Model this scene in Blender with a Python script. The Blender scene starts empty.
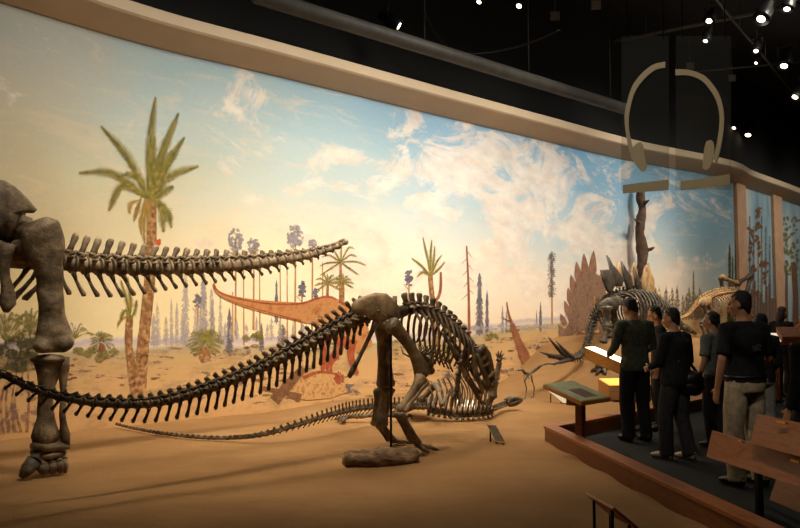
import bpy, bmesh, math, random
from mathutils import Vector as V, Matrix, noise
random.seed(7)
S = bpy.context.scene
COL = S.collection
PI = math.pi
CAMZ = 1.56
F = 780.0
PITCH = math.atan((315 - 264) / F)

# ---------------------------------------------------------------- geometry of the place
def ray(px, py):
    x, y = (px - 400) / F, -(py - 264) / F
    c, s = math.cos(PITCH), math.sin(PITCH)
    return V((x, c - s * y, s + c * y))
CAM = V((0, 0, CAMZ))
def P(px, py, d):
    r = ray(px, py); return CAM + r * (d / r.y)
def G(px, py, z=0.0):
    r = ray(px, py); return CAM + r * ((z - CAMZ) / r.z)
def plane_map(o, a):
    a = V((a[0], a[1], 0)).normalized(); s = V((a.y, -a.x, 0))
    def f(px, py, lat=0.0):
        r = ray(px, py)
        return CAM + r * ((V(o) + s * lat - CAM).dot(s) / r.dot(s))
    f.a, f.s = a, s
    return f
def ss(a, b, x):
    t = max(0.0, min(1.0, (x - a) / (b - a))); return t * t * (3 - 2 * t)
def lerp(a, b, t): return a + (b - a) * t
def interp(tab, x):
    if x <= tab[0][0]: return tab[0][1]
    for (x0, y0), (x1, y1) in zip(tab, tab[1:]):
        if x <= x1: return lerp(y0, y1, (x - x0) / (x1 - x0))
    return tab[-1][1]
def smooth_path(pts, n):
    """n+1 points on a Catmull-Rom curve, evenly spaced by length"""
    pts = [V(p) for p in pts]
    q = [pts[0] * 2 - pts[1]] + pts + [pts[-1] * 2 - pts[-2]]
    d = []
    for i in range(1, len(q) - 2):
        for k in range(16):
            t = k / 16
            d.append(.5 * ((2 * q[i]) + (q[i + 1] - q[i - 1]) * t + (2 * q[i - 1] - 5 * q[i] + 4 * q[i + 1] - q[i + 2]) * t * t
                           + (3 * q[i] - q[i - 1] - 3 * q[i + 1] + q[i + 2]) * t ** 3))
    d.append(pts[-1])
    L = [0]
    for a, b in zip(d, d[1:]): L.append(L[-1] + (b - a).length)
    out, j = [], 0
    for i in range(n + 1):
        s = L[-1] * i / n
        while j < len(L) - 2 and L[j + 1] < s: j += 1
        t = 0 if L[j + 1] == L[j] else (s - L[j]) / (L[j + 1] - L[j])
        out.append(d[j].lerp(d[j + 1], t))
    return out

WALLPTS = [(-9.6, -4), (-9.3, 1.0), (-8.5, 4.2), (-7.2, 6.9), (-4.97, 9.7), (-3.69, 11.2), (-2.1, 12.6), (0.48, 14.95), (2.83, 17.05), (5.6, 19.5),
           (8.9, 21.9), (10.35, 23.6), (12.45, 25.8), (14.4, 27.9), (18, 31.6)]
WALL = [V((p.x, p.y, 0)) for p in smooth_path([(x, y, 0) for x, y in WALLPTS], 260)]
WLEN = sum((b - a).length for a, b in zip(WALL, WALL[1:]))
def wall_normal(i):
    a, b = WALL[max(i - 1, 0)], WALL[min(i + 1, len(WALL) - 1)]
    t = (b - a).normalized(); return V((t.y, -t.x, 0))
import bisect
W0 = next(i for i, p in enumerate(WALL) if p.y > 3)
WANG = [math.atan2(p.x, p.y) for p in WALL[W0:]]
def wall_hit(dx, dy):
    i = W0 + max(0, min(len(WANG) - 2, bisect.bisect(WANG, math.atan2(dx, dy)) - 1))
    a, b = WALL[i], WALL[i + 1]
    ca, cb = dx * a.y - dy * a.x, dx * b.y - dy * b.x
    t = ca / (ca - cb); return i, t, a.lerp(b, t)
def wall_u(px):
    r = ray(px, 300); i, t, p = wall_hit(r.x, r.y); return (i + t) / (len(WALL) - 1)
def Wl(px, py, eps=0.02):
    r = ray(px, py); i, t, p = wall_hit(r.x, r.y)
    q = CAM + r * (p.y / r.y)
    return q + wall_normal(i) * eps
WIDX = {}
def wall_y(x):
    for a, b in zip(WALL, WALL[1:]):
        if a.x <= x <= b.x and a.y > 1.0: return lerp(a.y, b.y, (x - a.x) / (b.x - a.x + 1e-9))
    return 40 if x > 0 else -1
def wall_dist(x, y):
    p = V((x, y, 0)); return min((p - q).length for q in WALL[::3])
def flat(p): return V((p.x, p.y, 0))
KERB = flat(G(543.5, 425.3, .185)); KF = (flat(G(761.5, 528, .185)) - KERB).normalized(); KR = (flat(G(710, 394.8, .185)) - KERB).normalized()
def kerb_inside(x, y):
    """signed depth inside the visitors' side of the kerb (positive = walkway)"""
    d = V((x, y, 0)) - KERB
    nf = V((-KF.y, KF.x, 0)); nr = V((KR.y, -KR.x, 0))
    return min(d.dot(nf), d.dot(nr))
def sand_z(x, y):
    q = .72 * x + .69 * y
    dw = wall_dist(x, y)
    z = .035 * noise.noise(V((x * .5, y * .5, 3))) + .014 * noise.noise(V((x * 1.6, y * 1.6, 9)))
    z += .11 * ss(2.2, .3, dw) * ss(6.5, 9, q)
    z += .98 * ss(12.4, 15.0, q) * ss(4.3, 1.4, dw)
    k = kerb_inside(x, y)
    z *= 1 - .8 * ss(-.8, 0, k)
    return z - .12 * ss(.02, .14, k)

# ---------------------------------------------------------------- materials
def lin(c):
    return tuple(((v / 255) / 12.92 if v / 255 <= .04045 else ((v / 255 + .055) / 1.055) ** 2.4) for v in c[:3]) + (1,)
class NT:
    def __init__(s, name):
        s.m = bpy.data.materials.new(name); s.m.use_nodes = True; s.t = s.m.node_tree; s.b = s.t.nodes['Principled BSDF']
    def n(s, t, **k):
        o = s.t.nodes.new(t)
        for a, v in k.items(): setattr(o, a, v)
        return o
    def l(s, a, b): s.t.links.new(a, b)
    def noise(s, vec, scale, detail=4, rough=.55, dist=0):
        o = s.n('ShaderNodeTexNoise'); o.inputs['Scale'].default_value = scale; o.inputs['Detail'].default_value = detail
        o.inputs['Roughness'].default_value = rough; o.inputs['Distortion'].default_value = dist; s.l(vec, o.inputs['Vector']); return o.outputs['Fac']
    def ramp(s, fac, stops, interp='LINEAR'):
        o = s.n('ShaderNodeValToRGB'); e = o.color_ramp; e.interpolation = interp
        while len(e.elements) < len(stops): e.elements.new(.5)
        for el, (p, c) in zip(e.elements, sorted(stops, key=lambda q: q[0])):
            el.position = p; el.color = lin(c) if not isinstance(c, float) else (c, c, c, 1)
        s.l(fac, o.inputs['Fac']); return o.outputs['Color']
    def mix(s, fac, a, b, mode='MIX'):
        o = s.n('ShaderNodeMix', data_type='RGBA', blend_type=mode)
        for sock, v in ((o.inputs[0], fac), (o.inputs[6], a), (o.inputs[7], b)):
            if hasattr(v, 'is_linked'): s.l(v, sock)
            else: sock.default_value = v if not isinstance(v, tuple) else v
        return o.outputs[2]
    def math(s, op, a, b=None, clamp=False):
        o = s.n('ShaderNodeMath', operation=op, use_clamp=clamp)
        for sock, v in zip(o.inputs, (a, b)):
            if v is None: continue
            if hasattr(v, 'is_linked'): s.l(v, sock)
            else: sock.default_value = v
        return o.outputs[0]
    def coord(s, kind='Object'): return s.n('ShaderNodeTexCoord').outputs[kind]
    def mapping(s, vec, scale=(1, 1, 1), rot=(0, 0, 0)):
        o = s.n('ShaderNodeMapping'); o.inputs['Scale'].default_value = scale; o.inputs['Rotation'].default_value = rot; s.l(vec, o.inputs['Vector']); return o.outputs[0]
    def bump(s, h, strength, dist=.02):
        o = s.n('ShaderNodeBump'); o.inputs['Strength'].default_value = strength; o.inputs['Distance'].default_value = dist
        s.l(h, o.inputs['Height']); s.l(o.outputs[0], s.b.inputs['Normal'])
MATS = {}
def mat(name, cols, scale=6, rough=.7, bump=0, bscale=None, metal=0, stretch=(1, 1, 1), emit=None, spec=.5):
    if name in MATS: return MATS[name]
    k = NT(name); b = k.b
    b.inputs['Roughness'].default_value = rough; b.inputs['Metallic'].default_value = metal
    b.inputs['Specular IOR Level'].default_value = spec
    vec = k.mapping(k.n('ShaderNodeNewGeometry').outputs['Position'], stretch)
    f = k.noise(vec, scale, 5, .6)
    n = len(cols)
    c = k.ramp(f, [(.5 if n == 1 else lerp(.3, .7, i / (n - 1)), cc) for i, cc in enumerate(cols)] if n > 1 else [(.2, cols[0]), (.8, tuple(min(255, v * 1.12) for v in cols[0]))])
    k.l(c, b.inputs['Base Color'])
    if bump: k.bump(k.noise(vec, bscale or scale * 3, 6, .65), bump)
    if emit: b.inputs['Emission Color'].default_value = lin(emit[0]); b.inputs['Emission Strength'].default_value = emit[1]
    MATS[name] = k.m; return k.m
def wood(name, dark, light, rough=.45):
    if name in MATS: return MATS[name]
    k = NT(name); k.b.inputs['Roughness'].default_value = rough
    vec = k.mapping(k.coord('Object'), (2.5, 2.5, 22), (0, 0, .1))
    g = k.noise(vec, 2.2, 6, .65, .6)
    k.l(k.ramp(g, [(.3, dark), (.55, light), (.75, dark)]), k.b.inputs['Base Color'])
    k.bump(g, .12, .01); MATS[name] = k.m; return k.m

BONE_A = mat('pale brown fossil bone', [(72, 57, 42), (124, 103, 76), (174, 152, 118)], 6, .6, .8, 18)
BONE_B = mat('dark brown fossil bone', [(62, 50, 36), (106, 87, 62), (156, 132, 97)], 7, .5, .5, 26)
BONE_C = mat('dark fossil bone', [(56, 45, 33), (92, 74, 54), (142, 118, 86)], 9, .55, .4, 30)
BONE_LIT = mat('lit brown fossil bone', [(100, 80, 55), (156, 128, 92), (190, 162, 124)], 6, .5, .5, 24)  # lighter copy of the theropod bone: overhead light put into the colour
BONE_D = mat('tan fossil bone', [(140, 105, 70), (190, 150, 100), (215, 180, 130)], 8, .6, .4, 24)
BONE_E = mat('grey fossil bone', [(46, 41, 34), (88, 79, 65), (146, 132, 108)], 8, .6, .4, 24)
PLATE = mat('dark plate bone', [(44, 38, 34), (74, 64, 54), (96, 84, 70)], 9, .6, .4, 20)
STEEL = mat('black steel', [(18, 18, 18), (30, 30, 30)], 8, .4, 0, metal=.6)
BLACKP = mat('black paint', [(10, 10, 10), (16, 16, 17)], 4, .8)
BRASS = mat('brass', [(190, 150, 80), (220, 180, 110)], 8, .2, 0, metal=1)
OAK = wood('red oak', (126, 70, 32), (166, 98, 50))
OAKD = wood('dark oak', (92, 50, 24), (128, 74, 38))
OAKL = wood('light oak', (168, 112, 56), (204, 146, 80))

# ---------------------------------------------------------------- mesh builder
class MB:
    def __init__(s): s.v, s.f, s.sm = [], [], []
    def add(s, vs, fs, smooth=True):
        o = len(s.v); s.v += [V(q) for q in vs]; s.f += [tuple(i + o for i in f) for f in fs]; s.sm += [smooth] * len(fs); return s
    def tube(s, pts, rad, ref=V((0, 0, 1)), sides=8, smooth=True, closed=False):
        pts = [V(p) for p in pts]; n = len(pts)
        if not isinstance(rad, (list, tuple)) or (len(rad) == 2 and n != 2 and not isinstance(rad[0], tuple)): rad = [rad] * n
        vs, fs = [], []
        for i, p in enumerate(pts):
            t = (pts[min(i + 1, n - 1)] - pts[max(i - 1, 0)])
            t = t.normalized() if t.length > 1e-9 else V((0, 0, 1))
            r = V(ref)
            if abs(r.normalized().dot(t)) > .97: r = V((t.y + .3, t.z, t.x + .2))
            N = (r - t * r.dot(t)).normalized(); B = t.cross(N)
            ra, rb = rad[i] if isinstance(rad[i], tuple) else (rad[i], rad[i])
            for k in range(sides):
                a = 2 * PI * k / sides
                vs.append(p + N * (ra * math.cos(a)) + B * (rb * math.sin(a)))
        for i in range(n - 1):
            for k in range(sides):
                k2 = (k + 1) % sides
                fs.append((i * sides + k, i * sides + k2, (i + 1) * sides + k2, (i + 1) * sides + k))
        fs.append(tuple(reversed(range(sides)))); fs.append(tuple((n - 1) * sides + k for k in range(sides)))
        return s.add(vs, fs, smooth)
    def hexa(s, q, smooth=False):   # 8 corners: bottom ring 0-3, top ring 4-7
        return s.add(q, [(3, 2, 1, 0), (4, 5, 6, 7), (0, 1, 5, 4), (1, 2, 6, 5), (2, 3, 7, 6), (3, 0, 4, 7)], smooth)
    def box(s, c, ax, ay, az):      # centre and three half-axis vectors
        c, ax, ay, az = V(c), V(ax), V(ay), V(az)
        return s.hexa([c - ax - ay - az, c + ax - ay - az, c + ax + ay - az, c - ax + ay - az, c - ax - ay + az, c + ax - ay + az, c + ax + ay + az, c - ax + ay + az])
    def ell(s, c, rx, ry, rz, rot=None, seg=14, rings=9):
        vs, fs = [V((0, 0, -rz))], []
        for i in range(1, rings):
            a = -PI / 2 + PI * i / rings
            for k in range(seg):
                b = 2 * PI * k / seg; vs.append(V((rx * math.cos(a) * math.cos(b), ry * math.cos(a) * math.sin(b), rz * math.sin(a))))
        vs.append(V((0, 0, rz)))
        for k in range(seg): fs.append((0, 1 + (k + 1) % seg, 1 + k))
        for i in range(rings - 2):
            for k in range(seg):
                a, b = 1 + i * seg + k, 1 + i * seg + (k + 1) % seg; fs.append((a, b, b + seg, a + seg))
        t = len(vs) - 1
        for k in range(seg): fs.append((t, t - seg + k, t - seg + (k + 1) % seg))
        if rot is not None: vs = [rot @ q for q in vs]
        return s.add([V(c) + q for q in vs], fs)
    def slab(s, pts, ax, smooth=False):     # polygon pts thickened by vector ax (centred)
        n = len(pts); pts = [V(p) for p in pts]; ax = V(ax) * .5
        vs = [p - ax for p in pts] + [p + ax for p in pts]
        fs = [tuple(reversed(range(n))), tuple(range(n, 2 * n))] + [(i, (i + 1) % n, n + (i + 1) % n, n + i) for i in range(n)]
        return s.add(vs, fs, smooth)
    def lens(s, pts, ax, rim=.25):          # polygon blade: thick in the middle, thin at the rim
        pts = [V(p) for p in pts]; n = len(pts); c = sum(pts, V()) / n; ax = V(ax) * .5
        vs, fs = [], []
        for sc, th in ((0, 1), (.55, .9), (.85, .65), (1, rim)):
            pass
        rings = [(1, -rim), (.85, -.65), (.5, -.95), (.5, .95), (.85, .65), (1, rim)]
        for sc, th in rings: vs += [c + (p - c) * sc + ax * th for p in pts]
        R = len(rings)
        for r in range(R):
            if r == 2: continue
            r2 = (r + 1) % R
            fs += [(r * n + i, r * n + (i + 1) % n, r2 * n + (i + 1) % n, r2 * n + i) for i in range(n)]
        vs += [c - ax, c + ax]
        fs += [(len(vs) - 2, 2 * n + (i + 1) % n, 2 * n + i) for i in range(n)] + [(len(vs) - 1, 3 * n + i, 3 * n + (i + 1) % n) for i in range(n)]
        return s.add(vs, fs)
    def bone(s, a, b, r, e0, e1, flat=.75, ref=V((1, 0, 0)), bow=V((0, 0, 0)), sides=10):
        a, b = V(a), V(b); prof = [(0, e0 * .55), (.04, e0 * .92), (.09, e0), (.17, lerp(e0, r, .45)), (.3, lerp(e0, r, .9)), (.45, r), (.6, r), (.74, lerp(e1, r, .85)), (.86, lerp(e1, r, .35)), (.93, e1), (.97, e1 * .9), (1, e1 * .5)]
        pts, rad = [], []
        for t, q in prof:
            pts.append(a.lerp(b, t) + V(bow) * math.sin(PI * t)); rad.append((q, q * flat))
        return s.tube(pts, rad, ref, sides)
    def rough(s, amp, sc):
        for q in s.v:
            q += V((noise.noise(q * sc), noise.noise(q * sc + V((7, 0, 0))), noise.noise(q * sc + V((0, 9, 0))))) * amp
        return s
    def build(s, name, m, parent=None, origin=None, bevel=0, sub=0):
        if origin is None:
            origin = sum(s.v, V()) / len(s.v)
        me = bpy.data.meshes.new(name); me.from_pydata([q - origin for q in s.v], [], s.f); me.update()
        bm = bmesh.new(); bm.from_mesh(me); bmesh.ops.recalc_face_normals(bm, faces=bm.faces); bm.to_mesh(me); bm.free()
        for p, q in zip(me.polygons, s.sm): p.use_smooth = q
        me.materials.append(m)
        o = bpy.data.objects.new(name, me); COL.objects.link(o)
        o.location = origin
        if parent is not None: o.parent = parent; o.location = origin - world_loc(parent)
        if bevel:
            b = o.modifiers.new('bevel', 'BEVEL'); b.width = bevel; b.segments = 2; b.limit_method = 'ANGLE'
        if sub:
            b = o.modifiers.new('sub', 'SUBSURF'); b.levels = b.render_levels = sub
        return o
def world_loc(o):
    p = V((0, 0, 0))
    while o is not None: p = p + o.location; o = o.parent
    return p
def tag(o, label=None, cat=None, group=None, kind=None):
    if label: o['label'] = label
    if cat: o['category'] = cat
    if group: o['group'] = group
    if kind: o['kind'] = kind
    return o
def thing(name, label, cat, loc, group=None):
    o = bpy.data.objects.new(name, None); COL.objects.link(o); o.location = V(loc); o.empty_display_size = .2
    return tag(o, label, cat, group)
def remesh(mb, voxel, smooth=6):
    """one continuous skin over overlapping shapes; returns (verts, faces)"""
    o = mb.build('tmp', BLACKP, origin=V((0, 0, 0)))
    r = o.modifiers.new('r', 'REMESH'); r.mode = 'VOXEL'; r.voxel_size = voxel; r.use_smooth_shade = True
    sm = o.modifiers.new('s', 'SMOOTH'); sm.factor = .5; sm.iterations = smooth
    dg = bpy.context.evaluated_depsgraph_get()
    me = bpy.data.meshes.new_from_object(o.evaluated_get(dg))
    out = MB(); out.v = [q.co.copy() for q in me.vertices]; out.f = [tuple(p.vertices) for p in me.polygons]; out.sm = [True] * len(out.f)
    d = o.data; bpy.data.objects.remove(o); bpy.data.meshes.remove(d); bpy.data.meshes.remove(me)
    return out

# ================================================================ THE SETTING
def strip(name, prof, i0, i1, m, kind='structure'):
    """profile [(offset into the room, z)] swept along the wall curve"""
    mb = MB(); vs, fs = [], []; n = len(prof)
    for i in range(i0, i1 + 1):
        N = wall_normal(i)
        for off, z in prof: q = WALL[i] + N * off; vs.append((q.x, q.y, z))
    for k in range(i1 - i0):
        for j in range(n): j2 = (j + 1) % n; fs.append((k * n + j, k * n + j2, (k + 1) * n + j2, (k + 1) * n + j))
    fs += [tuple(range(n)), tuple((i1 - i0) * n + j for j in range(n))]
    mb.add(vs, fs, False)
    o = mb.build(name, m, origin=V((0, 0, 0)))
    return tag(o, kind=kind)
NW = len(WALL) - 1
DARKWALL = mat('black wall paint', [(14, 13, 13), (20, 19, 18)], 1, .9)
CREAM = mat('cream plaster', [(206, 184, 154), (214, 192, 162)], 1.2, .75)
strip('wall_left', [(-.02, -.4), (-.3, -.4), (-.3, 9.2), (-.02, 9.2)], 0, NW, DARKWALL)
MT = 5.50
strip('trim_1', [(-.015, MT - .012), (.05, MT + .0), (.44, MT + .20), (.47, MT + .23), (.48, MT + .37), (.44, MT + .40), (-.015, MT + .40)], 4, NW, CREAM)

# sand
def build_sand():
    k = NT('warm brown sand'); k.b.inputs['Roughness'].default_value = .9; k.b.inputs['Specular IOR Level'].default_value = .2
    pos = k.n('ShaderNodeNewGeometry').outputs['Position']
    big = k.noise(pos, .55, 4, .6); fine = k.noise(k.mapping(pos, (.8, 2.6, 1), (0, 0, -.1)), 3.2, 7, .72, .6)
    c = k.mix(k.math('MULTIPLY', fine, .55), k.ramp(big, [(.3, (156, 116, 72)), (.55, (180, 138, 90)), (.75, (196, 156, 106))]), lin((132, 94, 56)))
    k.l(c, k.b.inputs['Base Color'])
    k.bump(k.math('ADD', k.math('MULTIPLY', fine, .6), k.noise(pos, 60, 3, .6)), .9, .03)
    st = .11
    xs = [-9.5 + st * i for i in range(int(28.5 / st))]; ys = [-3.5 + st * i for i in range(int(33 / st))]
    wy = {x: wall_y(x) for x in xs}
    idx, vs, fs = {}, [], []
    def ok(x, y):
        return y < wy[x] + .25 and kerb_inside(x, y) < .3 and (x < 18.4)
    for i, x in enumerate(xs):
        for j, y in enumerate(ys):
            if ok(x, y): idx[i, j] = len(vs); vs.append((x, y, sand_z(x, y)))
    for (i, j), a in idx.items():
        q = [idx.get((i + 1, j)), idx.get((i + 1, j + 1)), idx.get((i, j + 1))]
        if None not in q: fs.append((a, *q))
    mb = MB().add(vs, fs, True); tag(mb.build('sand_ground', k.m, origin=V((0, 0, 0))), kind='structure')
build_sand()
CARPET = mat('dark green carpet', [(12, 13, 13), (20, 21, 20)], 40, .95, .3, 200)
mb = MB(); kin = lambda p, d: p
a = KERB + V((.06, -.02, 0)); c0 = a + KF * 14; c1 = V((18.4, c0.y, 0)); r1 = a + KR * 17; c2 = V((18.4, r1.y, 0))
mb.slab([a + V((0, 0, -.05)), c0 + V((0, 0, -.05)), c1 + V((0, 0, -.05)), c2 + V((0, 0, -.05)), r1 + V((0, 0, -.05))], (0, 0, .1))
tag(mb.build('floor', CARPET), kind='structure')
mb = MB(); mb.slab([(-12, -5, 9.1), (21, -5, 9.1), (21, 35, 9.1), (-12, 35, 9.1)], (0, 0, .1))
tag(mb.build('ceiling', DARKWALL), kind='structure')
mb = MB(); mb.box((18.6, 13, 4.5), (.1, 0, 0), (0, 19, 0), (0, 0, 4.6)); tag(mb.build('wall_right', DARKWALL), kind='structure')
mb = MB(); mb.box((4.5, -4.3, 4.5), (14.2, 0, 0), (0, .1, 0), (0, 0, 4.6)); tag(mb.build('wall_back', DARKWALL), kind='structure')

# pilasters at the far right
PIL = mat('tan plaster pilaster', [(186, 144, 112), (204, 164, 130)], 2, .8, .1)
def wall_box(name, px0, px1, off0, off1, z0, z1, m):
    n = 4; mb = MB(); pts = []
    for k in range(n + 1):
        r = ray(lerp(px0, px1, k / n), 300); i, t, p = wall_hit(r.x, r.y); pts.append((p, wall_normal(i)))
    vs, fs = [], []
    for p, N in pts:
        for off, z in ((off0, z0), (off1, z0), (off1, z1), (off0, z1)): q = p + N * off; vs.append((q.x, q.y, z))
    for k in range(n):
        for j in range(4): j2 = (j + 1) % 4; fs.append((k * 4 + j, k * 4 + j2, k * 4 + 4 + j2, k * 4 + 4 + j))
    fs += [(0, 1, 2, 3), tuple(n * 4 + j for j in range(4))]
    return mb.add(vs, fs, False).build(name, m)
tag(wall_box('trim_2', 736.5, 745.5, -.01, .10, 0, MT + .05, PIL), kind='structure')
tag(wall_box('trim_3', 773.5, 782, -.01, .10, 0, MT + .05, PIL), kind='structure')

# ================================================================ THE MURAL
U = {px: wall_u(px) for px in (0, 120, 150, 250, 300, 400, 450, 530, 600, 640, 680, 720, 735, 760, 795)}
def mural_material():
    k = NT('painted sky and desert'); k.b.inputs['Roughness'].default_value = .85; k.b.inputs['Specular IOR Level'].default_value = .15
    uv = k.n('ShaderNodeUVMap').outputs[0]
    sep = k.n('ShaderNodeSeparateXYZ'); k.l(uv, sep.inputs[0]); u0, v0 = sep.outputs[0], sep.outputs[1]    # u 0..1 along the wall, v metres/6
    # metre-based coordinates for brushwork
    uvm = k.mapping(uv, (WLEN, 6, 1))
    u = k.math('ADD', u0, k.math('MULTIPLY', k.math('SUBTRACT', k.noise(uvm, .5, 3), .5), .09))
    zh = k.ramp(u0, [(U[0], 1.12 / 6), (U[150], 1.12 / 6), (U[300], 1.1 / 6), (U[450], 1.13 / 6), (U[530], 1.38 / 6), (U[600], 1.5 / 6), (U[680], 1.62 / 6), (U[735], 1.7 / 6)])
    warp = k.math('MULTIPLY', k.math('SUBTRACT', k.noise(k.mapping(uvm, (.5, 1, 1), (0, 0, .3)), .8, 4), .5), .16)
    h = k.math('SUBTRACT', v0, zh)            # height over painted horizon (unit 6 m)
    hw = k.math('ADD', h, k.math('MULTIPLY', warp, k.math('MULTIPLY', h, 2.2)))
    hs = k.math('DIVIDE', hw, .75)
    def sky(stops): return k.ramp(hs, stops)
    A = sky([(0, (226, 202, 148)), (.25, (218, 198, 150)), (.55, (200, 188, 158)), (.95, (178, 180, 172))])
    B = sky([(0, (242, 220, 168)), (.22, (238, 216, 170)), (.5, (212, 206, 172)), (.72, (186, 196, 188)), (.95, (164, 184, 188))])
    C = sky([(0, (250, 222, 178)), (.12, (255, 234, 194)), (.35, (252, 232, 194)), (.55, (204, 212, 202)), (.75, (170, 192, 198)), (.95, (150, 180, 196))])
    D = sky([(0, (250, 222, 188)), (.15, (252, 234, 206)), (.36, (236, 228, 210)), (.55, (186, 202, 206)), (.75, (156, 186, 204)), (.95, (138, 176, 204))])
    E = sky([(0, (232, 206, 178)), (.2, (226, 214, 196)), (.42, (182, 200, 206)), (.7, (134, 174, 202)), (.95, (118, 166, 200))])
    Fc = sky([(0, (196, 190, 172)), (.2, (164, 176, 176)), (.5, (126, 158, 172)), (.95, (112, 154, 178))])
    def step(a, b): 
        m = k.n('ShaderNodeMapRange', interpolation_type='SMOOTHSTEP'); m.inputs[1].default_value = a; m.inputs[2].default_value = b; k.l(u, m.inputs[0]); return m.outputs[0]
    c = k.mix(step(U[0], U[150]), A, B); c = k.mix(step(U[150], U[300]), c, C); c = k.mix(step(U[300], U[450]), c, D)
    c = k.mix(step(U[450], U[600]), c, E); c = k.mix(step(U[640], U[720]), c, Fc)
    # clouds: streaked billows, thicker towards the right and in bands
    cm = k.mapping(uvm, (.8, 1.5, 1), (0, 0, .75))
    cl = k.noise(cm, .7, 9, .66, .9)
    band = k.ramp(hs, [(0, .25), (.12, .35), (.28, .55), (.45, .5), (.65, .5), (.85, .42), (1, .3)])
    ub = k.ramp(u0, [(U[0], .22), (U[150], .32), (U[300], .5), (U[450], .82), (U[600], .8), (U[640], .7), (U[720], .15)])
    dens = k.math('ADD', cl, k.math('MULTIPLY', k.math('MULTIPLY', band, ub), .45))
    cf = k.ramp(dens, [(.62, 0.0), (.70, .8), (.92, 1.0)])
    cf2 = k.mix(k.ramp(k.noise(cm, 2.4, 6, .6), [(.35, 0.0), (.65, 1.0)]), lin((226, 202, 184)), lin((250, 234, 216)))
    cfac = k.math('MULTIPLY', cf, .78)
    c = k.mix(cfac, c, cf2)
    # wispy brush streaks
    st = k.noise(k.mapping(uvm, (.5, 2.2, 1), (0, 0, .42)), 1.3, 8, .7, 1.2)
    c = k.mix(k.math('MULTIPLY', k.ramp(st, [(.52, 0.0), (.7, 1.0)]), .4), c, lin((240, 210, 172)))
    # distance haze, plains, sand
    hz = k.math('ADD', h, k.math('MULTIPLY', k.math('SUBTRACT', k.noise(uvm, 2.5, 6, .7), .5), .035))
    hn = k.math('ADD', k.math('MULTIPLY', hz, 3.0), .6)     # 0.6 at the horizon
    gr = k.ramp(hn, [(0, (204, 156, 102)), (.2, (212, 168, 114)), (.38, (206, 164, 112)), (.5, (198, 162, 112)), (.565, (184, 164, 126)), (.6, (218, 198, 172)), (.635, (196, 180, 184)), (.665, (228, 206, 182))])
    pat = k.noise(k.mapping(uvm, (.7, 1.8, 1)), 2.0, 7, .7)
    gr2 = k.mix(k.math('MULTIPLY', k.ramp(pat, [(.5, 0.0), (.62, 1.0)]), .5), gr, k.ramp(k.noise(uvm, 5, 4), [(.35, (150, 112, 86)), (.5, (150, 124, 70)), (.62, (128, 104, 112))]))
    isg = k.ramp(hn, [(.645, 0.0), (.675, 1.0)])
    gsel = k.mix(k.ramp(hn, [(.55, 0.0), (.6, 1.0)]), gr2, gr)
    c = k.mix(isg, gsel, c)
    # canvas and brush grain
    c = k.mix(.10, c, k.ramp(k.noise(uvm, 16, 6, .75), [(.3, (120, 110, 100)), (.7, (255, 245, 230))]), 'SOFT_LIGHT')
    k.l(c, k.b.inputs['Base Color']); k.bump(k.noise(uvm, 60, 3), .05, .005)
    return k.m
def canvas(name, ua, ub, parent, m, z0=-.15, z1=MT - .012, off=.012):
    ia, ib = ua * NW, ub * NW; n = max(4, int((ib - ia)))
    vs, fs, uvs = [], [], []
    rows = 6
    for j in range(n + 1):
        f = lerp(ia, ib, j / n); i = min(int(f), NW - 1); p = WALL[i].lerp(WALL[i + 1], f - i); N = wall_normal(i).lerp(wall_normal(i + 1), f - i).normalized()
        for r in range(rows + 1):
            z = lerp(z0, z1, r / rows); q = p + N * off; vs.append(V((q.x, q.y, z))); uvs.append((f / NW, z / 6))
    R = rows + 1
    for j in range(n):
        for r in range(rows): fs.append((j * R + r, (j + 1) * R + r, (j + 1) * R + r + 1, j * R + r + 1))
    origin = world_loc(parent)
    me = bpy.data.meshes.new(name); me.from_pydata([q - origin for q in vs], [], fs); me.update()
    l = me.uv_layers.new(name='UVMap')
    for lp in me.loops: l.data[lp.index].uv = uvs[lp.vertex_index]
    for p in me.polygons: p.use_smooth = True
    me.materials.append(m); o = bpy.data.objects.new(name, me); COL.objects.link(o); o.parent = parent
    return o
mw = Wl(300, 300)
MURAL = thing('mural', 'wide panorama painting of a prehistoric desert under clouded sky on the curved wall', 'mural', (mw.x, mw.y, 0))
canvas('painted_canvas', .005, U[735] + .002, MURAL, mural_material())
PM = {}
def paint(*cols, scale=5, alpha=1.0, dab=0.0):
    """flat paint; dab breaks the stroke into open brushwork, alpha thins it like a glaze"""
    key = str((cols, alpha, dab))
    if key not in PM:
        m = mat('paint ' + str(len(PM)), list(cols), scale, .85, spec=.15); PM[key] = m
        if alpha < 1 or dab:
            k = m.node_tree; pos = k.nodes.new('ShaderNodeNewGeometry').outputs['Position']; nz = k.nodes.new('ShaderNodeTexNoise'); nz.inputs['Scale'].default_value = 13; nz.inputs['Detail'].default_value = 4; k.links.new(pos, nz.inputs['Vector'])
            mr = k.nodes.new('ShaderNodeMapRange'); mr.inputs[1].default_value = .3 + .25 * dab - .06; mr.inputs[2].default_value = .3 + .25 * dab + .06; mr.inputs[3].default_value = alpha * (1 - dab) ; mr.inputs[4].default_value = alpha; k.links.new(nz.outputs['Fac'], mr.inputs[0]); k.links.new(mr.outputs[0], k.nodes['Principled BSDF'].inputs['Alpha'])
    return PM[key]
LAY = [.0135]
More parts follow.
